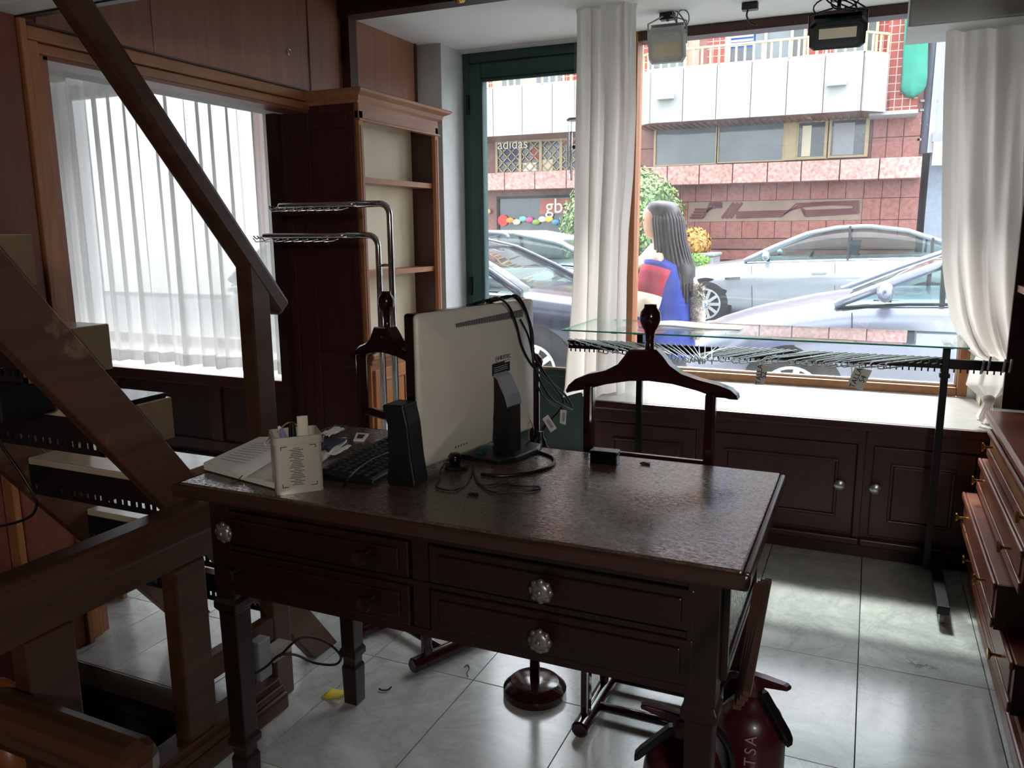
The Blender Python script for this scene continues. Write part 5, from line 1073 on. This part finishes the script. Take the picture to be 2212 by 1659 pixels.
# ------------------------------------------------------------------ plants
def leaves(n, c, R, size, seed, squash=1.0):
    rnd = random.Random(seed); m_ = MB()
    for _ in range(n):
        th = rnd.uniform(0, 2*PI); u = rnd.uniform(-1, 1); s = math.sqrt(1-u*u); d = Vector((s*math.cos(th), s*math.sin(th), u*squash)); r = R*rnd.uniform(.9, 1.03)
        p = Vector(c)+d*r; a = Vector((rnd.uniform(-1, 1), rnd.uniform(-1, 1), rnd.uniform(-1, 1))).cross(d); a = a.normalized() if a.length > .01 else d.orthogonal(); b = d.cross(a)+d*rnd.uniform(-.7, .7); L_ = size*rnd.uniform(.6, 1.3)
        m_.add([p-a*L_*.28, p+b*L_*.5, p+a*L_*.28, p-b*L_*.5], [(0, 1, 2, 3)])
    return m_
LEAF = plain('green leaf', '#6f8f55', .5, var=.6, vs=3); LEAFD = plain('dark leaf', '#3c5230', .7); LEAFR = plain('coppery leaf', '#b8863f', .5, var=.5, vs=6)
c = at(1345, 497, Y=14.4); R_ = (at(1480, 480, Y=14.4)-at(1345, 480, Y=14.4)).length
tpy = thing('round_topiary', 'large clipped round green bush across the street', 'bush', (c.x, 14.4, -.1))
MB().ball(c, R_*.93, 24).build('inner_foliage', LEAFD, tpy, True); tag(leaves(7000, c, R_, .09, 5).build('foliage', LEAF, tpy), kind='stuff'); MB().tube([(c.x, 14.4, -.1), (c.x, 14.4, c.z-R_*.8)], .09, 8).build('trunk', GRAND, tpy, True)
q = at(1495, 548, Y=14.3); p = at(1544, 556, Y=14.3)
plt = thing('stone_planter', 'grey stone planter in front of the granite wall', 'planter', ((q.x+p.x)/2, 14.3, -.1)); STONE = plain('grey stone', '#8e9496', .8)
BX('trough', STONE, q.x-.12, p.x, 14.15, 14.85, -.1, at(1500, 555, Y=13.9).z, plt, .02); BX('rim', STONE, q.x-.14, p.x+.03, 14.12, 14.88, at(1500, 555, Y=13.9).z, at(1500, 555, Y=13.9).z+.06, plt, .02)
c2 = at(1502, 535, Y=14.3); sb = thing('coppery_shrub', 'small shrub with red and yellow leaves in the planter', 'shrub', (c2.x, 14.3, .5)); tag(leaves(900, c2+Vector((0, 0, .08)), .26, .09, 9).build('foliage', LEAFR, sb), kind='stuff'); tag(leaves(700, c2+Vector((.05, -.05, -.2)), .26, .06, 10, .5).build('ground_foliage', plain('fresh green leaf', '#7fae4a', .5, var=.4), sb), kind='stuff'); MB().ball(c2, .18, 12).build('inner_foliage', LEAFD, sb, True)

# ------------------------------------------------------------------ cars
CGL = glassmat('car glass', (.55, .68, .66, 1), .03); TYRE = plain('tyre rubber', '#1c1d1f', .8); ALLOY = plain('alloy wheel', (.62, .62, .62, 1), .3, .7); SEAT = plain('seat cloth', '#3d4750', .8)
def paint(n, c): return plain(n, c, .22, .55, .6, .6, var=.03)
def interp(tab, x):
    for (a, b) in zip(tab[:-1], tab[1:]):
        if x <= b[0]: t = (x-a[0])/(b[0]-a[0]); return [p+(q-p)*max(0, t) for p, q in zip(a[1:], b[1:])]
    return list(tab[-1][1:])
def car(name, label, body, pm, gh, hwB, hwR, wheels, wr, rails=False, loc=(0, 0, 0), rz=0, seats=True, spokes=10, pillars=(.5,), near=-1, zs=1.0, trim=CHROME):
    c = thing(name, label, 'car', loc, rz, None); Lc = body[-1][0]
    B = lambda m_, n, mt, sm=False, par=c: m_.build(n, mt, par, sm, local=True)
    n = 36; loops = []
    for i in range(n+1):
        x = Lc*i/n if 0 < i < n else (0 if i == 0 else Lc); zt, hw = interp(body, x); zb = .2+.1*(max(0, .35-x)/.35)+.1*(max(0, x-Lc+.35)/.35); zm = zb+(zt-zb)*.55
        half = [(0, zt+.035), (hw*.55, zt+.025), (hw*.86, zt-.005), (hw*.955, zt-.055), (hw, zm+.08), (hw*.985, zm-.06), (hw*.99, zb+.14), (hw*.9, zb)]
        loops.append([(x, y, z*zs) for y, z in half]+[(x, -y, z*zs) for y, z in half[::-1]])
    B(MB().loft(loops), 'body', pm, True)
    prof = []
    for i in range(33): x = gh[0][0]+(gh[-1][0]-gh[0][0])*i/32; prof.append((x, interp(gh, x)[0]))
    bz = lambda x: interp(body, x)[0]-.03
    def sec(x, z, k, up=0):
        z0 = bz(x); f = min(1, max(0, (z-z0)/(max(p[1] for p in prof)-z0))); hr = hwB+(hwR-hwB)*f
        return [(x, -hwB*k, z0*zs), (x, -hr*k, (z+up)*zs), (x, -hr*.5*k, (z+up+.02*f)*zs), (x, hr*.5*k, (z+up+.02*f)*zs), (x, hr*k, (z+up)*zs), (x, hwB*k, z0*zs)]
    g_ = [sec(x, z, 1) for x, z in prof]; B(MB().loft(g_), 'glasshouse', CGL, True)
    ztop = max(p[1] for p in prof); rp = [(x, z) for x, z in prof if z > ztop-.13]
    B(MB().loft([sec(x, z, 1.015, .012)[1:5] for x, z in rp], closed=False, caps=False), 'roof', pm, True).modifiers.new('s', 'SOLIDIFY').thickness = .03
    for s in (-1, 1):
        ed = [Vector(sec(x, z, 1.0)[1 if s < 0 else 4]) for x, z in prof]
        B(MB().tube(ed, [.035]*len(ed), 6), 'roof_rail_frame', pm, True)
        for f in pillars:
            x = gh[0][0]+(gh[-1][0]-gh[0][0])*f; z = interp(gh, x)[0]; q = sec(x, z, 1.005); a, b_ = (q[0], q[1]) if s < 0 else (q[5], q[4]); B(MB().bar(a, b_, .07, .03, (1, 0, 0)), 'pillar', BLACKM if rails is False else pm)
        xs_ = [gh[0][0]+.05+(gh[-1][0]-gh[0][0]-.1)*k/8 for k in range(9)]
        B(MB().tube([(x, s*(hwB+.012), bz(x)*zs+.012) for x in xs_], .012, 6), 'belt_trim', trim, True)
        mx = gh[0][0]+.32; mz = bz(mx)*zs+.1
        B(MB().ball((mx, s*(hwB+.11), mz), .095, 12, (.6, 1.05, .72)), 'mirror', pm, True); B(MB().bar((mx+.02, s*hwB, mz-.06), (mx, s*(hwB+.08), mz-.03), .05, .03), 'mirror_arm', BLACKM)
        for dx in (gh[0][0]+.12, gh[0][0]+1.25):
            zt, hw = interp(body, dx); B(MB().bar((dx+.04, s*(hw*1.0+.002), .3*zs), (dx, s*(hw*.97+.003), (zt-.06)*zs), .006, .008), 'door_gap', BLACK)
        zt, hw = interp(body, gh[0][0]+1.0); B(MB().bar((gh[0][0]+.95, s*(hw+.012), (zt-.2)*zs), (gh[0][0]+1.15, s*(hw+.012), (zt-.19)*zs), .02, .025), 'door_handle', pm)
        zt, hw = interp(body, .2); B(MB().ball((.16, s*hw*.82, (zt-.1)*zs), .16, 12, (1.1, .45, .5)), 'headlamp', LENS, True)
        if rails: B(MB().tube(smoothpath([(gh[0][0]+.75, s*hwR*.95, ztop*zs+.01), (gh[0][0]+.95, s*hwR*.95, ztop*zs+.06), (gh[-1][0]-1.0, s*hwR*.95, ztop*zs+.06), (gh[-1][0]-.6, s*hwR*.95, ztop*zs+.01)]), .02, 8), 'roof_rail', GREYPL, True)
        for wx in wheels:
            zt, hw = interp(body, wx); R = Matrix.Rotation(PI/2*(1 if s < 0 else -1), 3, 'X'); y = s*(hw*.985)
            B(MB().lathe([(wr*1.17, -.25), (wr*1.17, .012), (wr*1.1, .014), (.001, .0145)], (wx, y, wr), 32, R), 'wheel_arch', BLACK)
            w_ = B(MB().lathe([(wr*.66, .016), (wr*.9, .018), (wr, .006), (wr, -.18), (wr*.6, -.18)], (wx, y+s*.012, wr), 32, R), 'tyre', TYRE, 'auto')
            B(MB().lathe([(wr*.69, .012), (wr*.69, .022), (wr*.62, .022), (wr*.6, .012)], (wx, y+s*.012, wr), 32, R), 'rim', ALLOY, 'auto', w_)
            sp_ = MB()
            for k in range(spokes):
                a = 2*PI*k/spokes; d = Vector((math.cos(a), 0, math.sin(a))); o_ = Vector((wx, y+s*.034, wr)); sp_.bar(o_+d*.03, o_+d*wr*.64, .045, .012, (0, 1, 0))
            B(sp_, 'spokes', ALLOY, False, w_); B(MB().lathe([(.05, 0), (.05, .03), (.035, .04), (.001, .042)], (wx, y+s*.02, wr), 16, R), 'hub_cap', ALLOY, 'auto', w_)
    if seats:
        for s in (-1, 1):
            x = gh[0][0]+1.3; B(MB().loft([[(x+dx-.06, s*.36-.22*k, z), (x+dx+.08, s*.36-.22*k, z), (x+dx+.08, s*.36+.22*k, z), (x+dx-.06, s*.36+.22*k, z)] for dx, z, k in ((0, .55, 1), (.12, .95, .9), (.15, 1.05, .45), (.17, 1.2, .5), (.18, 1.26, .3))]), 'seat', SEAT, True)
        B(MB().tube([(gh[0][0]+.85+.07*math.cos(a), -near*.0-.36*(1 if near < 0 else -1)+.19*math.sin(a)*1.0, .93+.17*math.cos(a)) for a in [k*2*PI/20 for k in range(20)]], .018, 6, True), 'steering_wheel', BLACKM, True)
        B(MB().box(gh[0][0]+.25, gh[0][0]+.7, -hwB*.9, hwB*.9, .7, bz(gh[0][0]+.4)*zs+.03), 'dashboard', SEAT)
    return c
SIL = paint('silver paint', '#8b91a3'); SIL2 = paint('light silver paint', '#a9b0b5'); DKB = paint('dark blue paint', '#2a3040')
hb_body = [(0, .5, .42), (.05, .6, .6), (.2, .70, .75), (.55, .82, .83), (1.0, .93, .87), (1.4, 1.0, .875), (2.8, 1.04, .88), (4.0, 1.08, .87), (4.5, 1.05, .8), (4.6, .9, .7)]
hb_gh = [(1.2, .97), (1.65, 1.17), (2.2, 1.39), (2.65, 1.48), (3.3, 1.47), (4.0, 1.34), (4.55, 1.08)]
car('hatchback_car', 'silver hatchback parked close outside the shop window', hb_body, SIL, hb_gh, .80, .58, (.95, 3.7), .315, False, (-1.42, 6.88, ZR), 0, pillars=(.2, .5), spokes=9, trim=BLACKM)
sd_body = [(0, .5, .35), (.03, .6, .6), (.1, .7, .77), (.3, .78, .86), (.9, .90, .90), (1.45, .98, .92), (2.6, 1.02, .93), (3.8, 1.06, .92), (4.7, 1.03, .85), (4.9, .9, .74)]
sd_gh = [(1.35, .98), (1.75, 1.18), (2.2, 1.37), (2.6, 1.45), (3.0, 1.465), (3.5, 1.4), (4.35, 1.1)]
s_c = car('sedan_car', 'light silver saloon parked across the street by the granite wall', sd_body, SIL2, sd_gh, .84, .60, (.82, 3.8), .335, False, (-3.07, 13.15, -.14), 0, pillars=(.47, .82), spokes=10)
BADGE = plain('blue badge', '#3f7fc4', .3)
for o_ in [o for o in s_c.children if o.name.startswith('tyre')][:1]: MB().lathe([(.028, 0), (.028, .004), (.001, .005)], (.82, -.905-.06, .335), 16, Matrix.Rotation(PI/2, 3, 'X')).build('badge', BADGE, o_, False, local=True)
MB().bar((1.1, -.915, .72), (1.32, -.92, .735), .02, .03).build('wing_vent', CHROME, s_c, local=True)
su_body = [(0, .78, .7), (.1, .9, .8), (.4, .99, .86), (.95, 1.05, .88), (2.4, 1.08, .89), (4.0, 1.1, .87), (4.2, .95, .8)]
su_gh = [(.92, 1.05), (1.2, 1.22), (1.6, 1.42), (1.95, 1.5), (3.0, 1.53), (3.7, 1.5), (4.12, 1.1)]
car('estate_car', 'dark blue estate car with roof rails parked outside the green door', su_body, DKB, su_gh, .84, .64, (.8, 3.3), .33, True, (-1.78, 7.1, ZR), PI, pillars=(.36, .7), zs=.93, near=1)
car('compact_car', 'pale silver car parked behind the dark estate car', hb_body, SIL2, hb_gh, .80, .58, (.95, 3.7), .315, False, (-7.7, 10.6, ZR+.0), 0, pillars=(.2, .5), trim=BLACKM)

# ------------------------------------------------------------------ passer-by
pn = thing('person', 'woman with long dark hair in blue jacket walking past the shop window', 'person', (-1.13, 4.72, -.14))
SKIN = plain('skin', '#d9a98c', .55, var=.05); HAIR = plain('dark brown hair', '#2a2124', .45, var=.4, vs=60); JKT = plain('blue fleece', '#2b3f9a', .9, var=.25, vs=14); RED = plain('red fleece', '#a3213a', .9); CRM = plain('cream fleece', '#e6dcc6', .9); TRS = plain('grey trousers', '#3b3d48', .9); SHOE = plain('dark shoe', '#26262a', .7)
px0, py0, g0 = -1.12, 4.74, -.14
J = {}
verts = [((px0, py0, g0+.86), .11), ((px0, py0, g0+1.05), .11), ((px0, py0, g0+1.22), .12), ((px0-.01, py0, g0+1.32), .055), ((px0-.025, py0, g0+1.40), .05), ((px0-.045, py0, g0+1.49), .085), ((px0-.04, py0, g0+1.56), .05),
 ((px0-.0, py0-.15, g0+1.25), .06), ((px0-.05, py0-.19, g0+1.0), .045), ((px0-.13, py0-.19, g0+.78), .035), ((px0-.15, py0-.19, g0+.7), .03),
 ((px0, py0+.15, g0+1.25), .06), ((px0+.06, py0+.19, g0+1.0), .045), ((px0+.02, py0+.19, g0+.76), .035), ((px0+.0, py0+.19, g0+.68), .03),
 ((px0-.02, py0-.08, g0+.82), .085), ((px0-.08, py0-.08, g0+.46), .06), ((px0-.02, py0-.08, g0+.1), .04), ((px0-.12, py0-.08, g0+.04), .035),
 ((px0+.02, py0+.08, g0+.82), .085), ((px0+.08, py0+.08, g0+.46), .06), ((px0+.22, py0+.08, g0+.14), .04), ((px0+.14, py0+.08, g0+.04), .035)]
ed = [(0, 1), (1, 2), (2, 3), (3, 4), (4, 5), (5, 6), (2, 7), (7, 8), (8, 9), (9, 10), (2, 11), (11, 12), (12, 13), (13, 14), (0, 15), (15, 16), (16, 17), (17, 18), (0, 19), (19, 20), (20, 21), (21, 22)]
me = bpy.data.meshes.new('body'); W = WM[pn.name].inverted(); me.from_pydata([tuple(W@Vector(v)) for v, r in verts], ed, []); bo = bpy.data.objects.new('body', me); C.objects.link(bo); bo.parent = pn
sk = bo.modifiers.new('skin', 'SKIN'); bo.data.materials.append(SKIN)
for i, (v, r) in enumerate(verts): bo.data.skin_vertices[0].data[i].radius = (r, r)
bo.data.skin_vertices[0].data[0].use_root = True; sk.use_smooth_shade = True; bo.modifiers.new('sub', 'SUBSURF').render_levels = 2
def ell(c, a, b, n=18, wob=0): return [(c[0]+a*math.cos(t)*(1+wob*math.sin(5*t)), c[1]+b*math.sin(t)*(1+wob*math.sin(7*t)), c[2]) for t in [k*2*PI/n for k in range(n)]]
def PB(m_, n, mt, sm=True, sub=0): return m_.build(n, mt, pn, sm, sub=sub)
# face: nose, lips, eye, ear
PB(MB().loft([ell((px0-.045, py0, g0+z), a, b) for z, a, b in ((1.385, .035, .04), (1.40, .065, .055), (1.44, .08, .066), (1.49, .088, .072), (1.54, .086, .072), (1.58, .06, .055), (1.595, .02, .02))]), 'head', SKIN, True)
PB(MB().loft([[(px0-.128, py0-.008, g0+1.5), (px0-.128, py0+.008, g0+1.5), (px0-.12, py0, g0+1.5)], [(px0-.168, py0-.012, g0+1.462), (px0-.168, py0+.012, g0+1.462), (px0-.12, py0, g0+1.46)], [(px0-.13, py0-.012, g0+1.452), (px0-.13, py0+.012, g0+1.452), (px0-.115, py0, g0+1.45)]]), 'nose', SKIN, True)
PB(MB().ball((px0-.122, py0, g0+1.425), .016, 8, (.7, 1.3, .55)), 'lips', plain('lips', '#b0605c', .5), True); PB(MB().ball((px0-.112, py0-.035, g0+1.495), .011, 8), 'eye', BLACK, True); PB(MB().ball((px0-.112, py0+.035, g0+1.495), .011, 8), 'eye', BLACK, True)
hr = MB(); hr.loft([ell((px0+dx, py0+dy, g0+z), a, b, 24, .02) for z, dx, dy, a, b in ((1.605, -.03, 0, .02, .02), (1.595, -.025, 0, .075, .07), (1.56, -.015, 0, .095, .088), (1.5, .01, 0, .092, .096), (1.44, .025, 0, .09, .1), (1.38, .035, 0, .095, .105), (1.3, .05, -.01, .105, .115), (1.22, .07, -.02, .115, .125), (1.14, .085, -.02, .105, .12), (1.08, .095, -.02, .07, .09), (1.05, .1, -.02, .03, .05))]); PB(hr, 'hair', HAIR, True)
for k in range(22): a = k*.2-2.3; PB(MB().tube(smoothpath([(px0-.01+.07*math.cos(a), .065*math.sin(a)+py0, g0+1.575), (px0+.01+.092*math.cos(a), py0+.094*math.sin(a), g0+1.5), (px0+.03+.095*math.cos(a), py0-.01+.102*math.sin(a), g0+1.38), (px0+.06+.112*math.cos(a), py0-.015+.122*math.sin(a), g0+1.22), (px0+.085+.1*math.cos(a), py0-.02+.115*math.sin(a), g0+1.09-.035*(k % 3))]), [.006]*6+[.011]*18+[.006], 6), 'hair_lock', HAIR, True)
# jacket, sleeves, collar
PB(MB().loft([ell((px0+dx, py0, g0+z), a, b, 24, .02) for z, dx, a, b in ((.70, .01, .18, .22), (.72, .01, .185, .23), (.85, .015, .175, .215), (1.0, .015, .165, .205), (1.15, .01, .155, .205), (1.24, .005, .135, .195), (1.3, -.0, .085, .12), (1.32, -.005, .06, .075))]), 'jacket', JKT, True)
for s, q in ((-1, (7, 8, 9)), (1, (11, 12, 13))):
    a, b, c = [Vector(verts[i][0]) for i in q]; a = a+Vector((0, .02*-s, .0)); pth = smoothpath([a, b, c], 8)
    PB(MB().tube(pth, [.085-.03*i/len(pth) for i in range(len(pth))], 14), 'sleeve', JKT, True)
    PB(MB().tube([a.lerp(b, t) for t in (.12, .3, .5, .72)], [.094, .093, .088, .084], 14), 'sleeve_band', RED, True); PB(MB().tube([a.lerp(b, .72), a.lerp(b, .9), b.lerp(c, .25)], [.085, .081, .077], 14), 'sleeve_band', CRM, True)
    h = Vector(verts[q[2]+1][0]); PB(MB().loft([ell((h.x-.005*k, h.y, h.z+.02-.03*k), .03-.004*k, .016, 10) for k in range(4)]), 'hand', SKIN, True)
    for f_ in range(4): PB(MB().tube([(h.x-.03+.015*f_, h.y, h.z-.06), (h.x-.034+.015*f_, h.y, h.z-.1+.006*abs(f_-1.5)), (h.x-.028+.013*f_, h.y+.012*-s, h.z-.13+.008*abs(f_-1.5))], [.008, .0075, .006], 8), 'finger', SKIN, True)
    PB(MB().tube([(h.x-.03, h.y, h.z-.02), (h.x-.052, h.y, h.z-.05), (h.x-.05, h.y, h.z-.08)], [.01, .008, .006], 8), 'thumb', SKIN, True)
PB(MB().loft([ell((px0+dx, py0, g0+z), a, b, 20) for z, dx, a, b in ((1.225, -.03, .15, .19), (1.26, -.03, .135, .165), (1.30, -.025, .105, .125), (1.345, -.015, .075, .088), (1.36, -.015, .066, .078))]), 'collar', CRM, True)
for q in ((15, 16, 17), (19, 20, 21)):
    pts = smoothpath([Vector(verts[i][0]) for i in q], 8); PB(MB().tube(pts, [.1-.04*i/len(pts) for i in range(len(pts))], 14), 'trouser_leg', TRS, True); f_ = Vector(verts[q[2]+1][0]); PB(MB().loft([ell((f_.x+.03-dx, f_.y, g0+z), a, .045, 14) for z, dx, a in ((.005, .03, .12), (.04, .03, .12), (.075, .0, .07), (.1, -.02, .05))]), 'shoe', SHOE, True)
bg_ = MB(); bg_.loft([ell((px0+.19+dx, py0-.02, g0+z), a, a, 14, .12) for z, dx, a in ((.80, .02, .015), (.84, .03, .036), (.95, .025, .042), (1.05, .01, .036), (1.14, -.015, .03), (1.2, -.04, .02))]); o = bg_.build('fur_bag', plain('pale fur', '#b9b4ac', .95, var=.5, vs=60), smooth=True); tag(o, 'pale furry bag on the back of the passing woman', 'bag')
tag(leaves(900, (px0+.205, py0-.02, g0+.97), .042, .028, 31, 3.6).build('fur', MATS['pale fur'], o), kind='stuff')
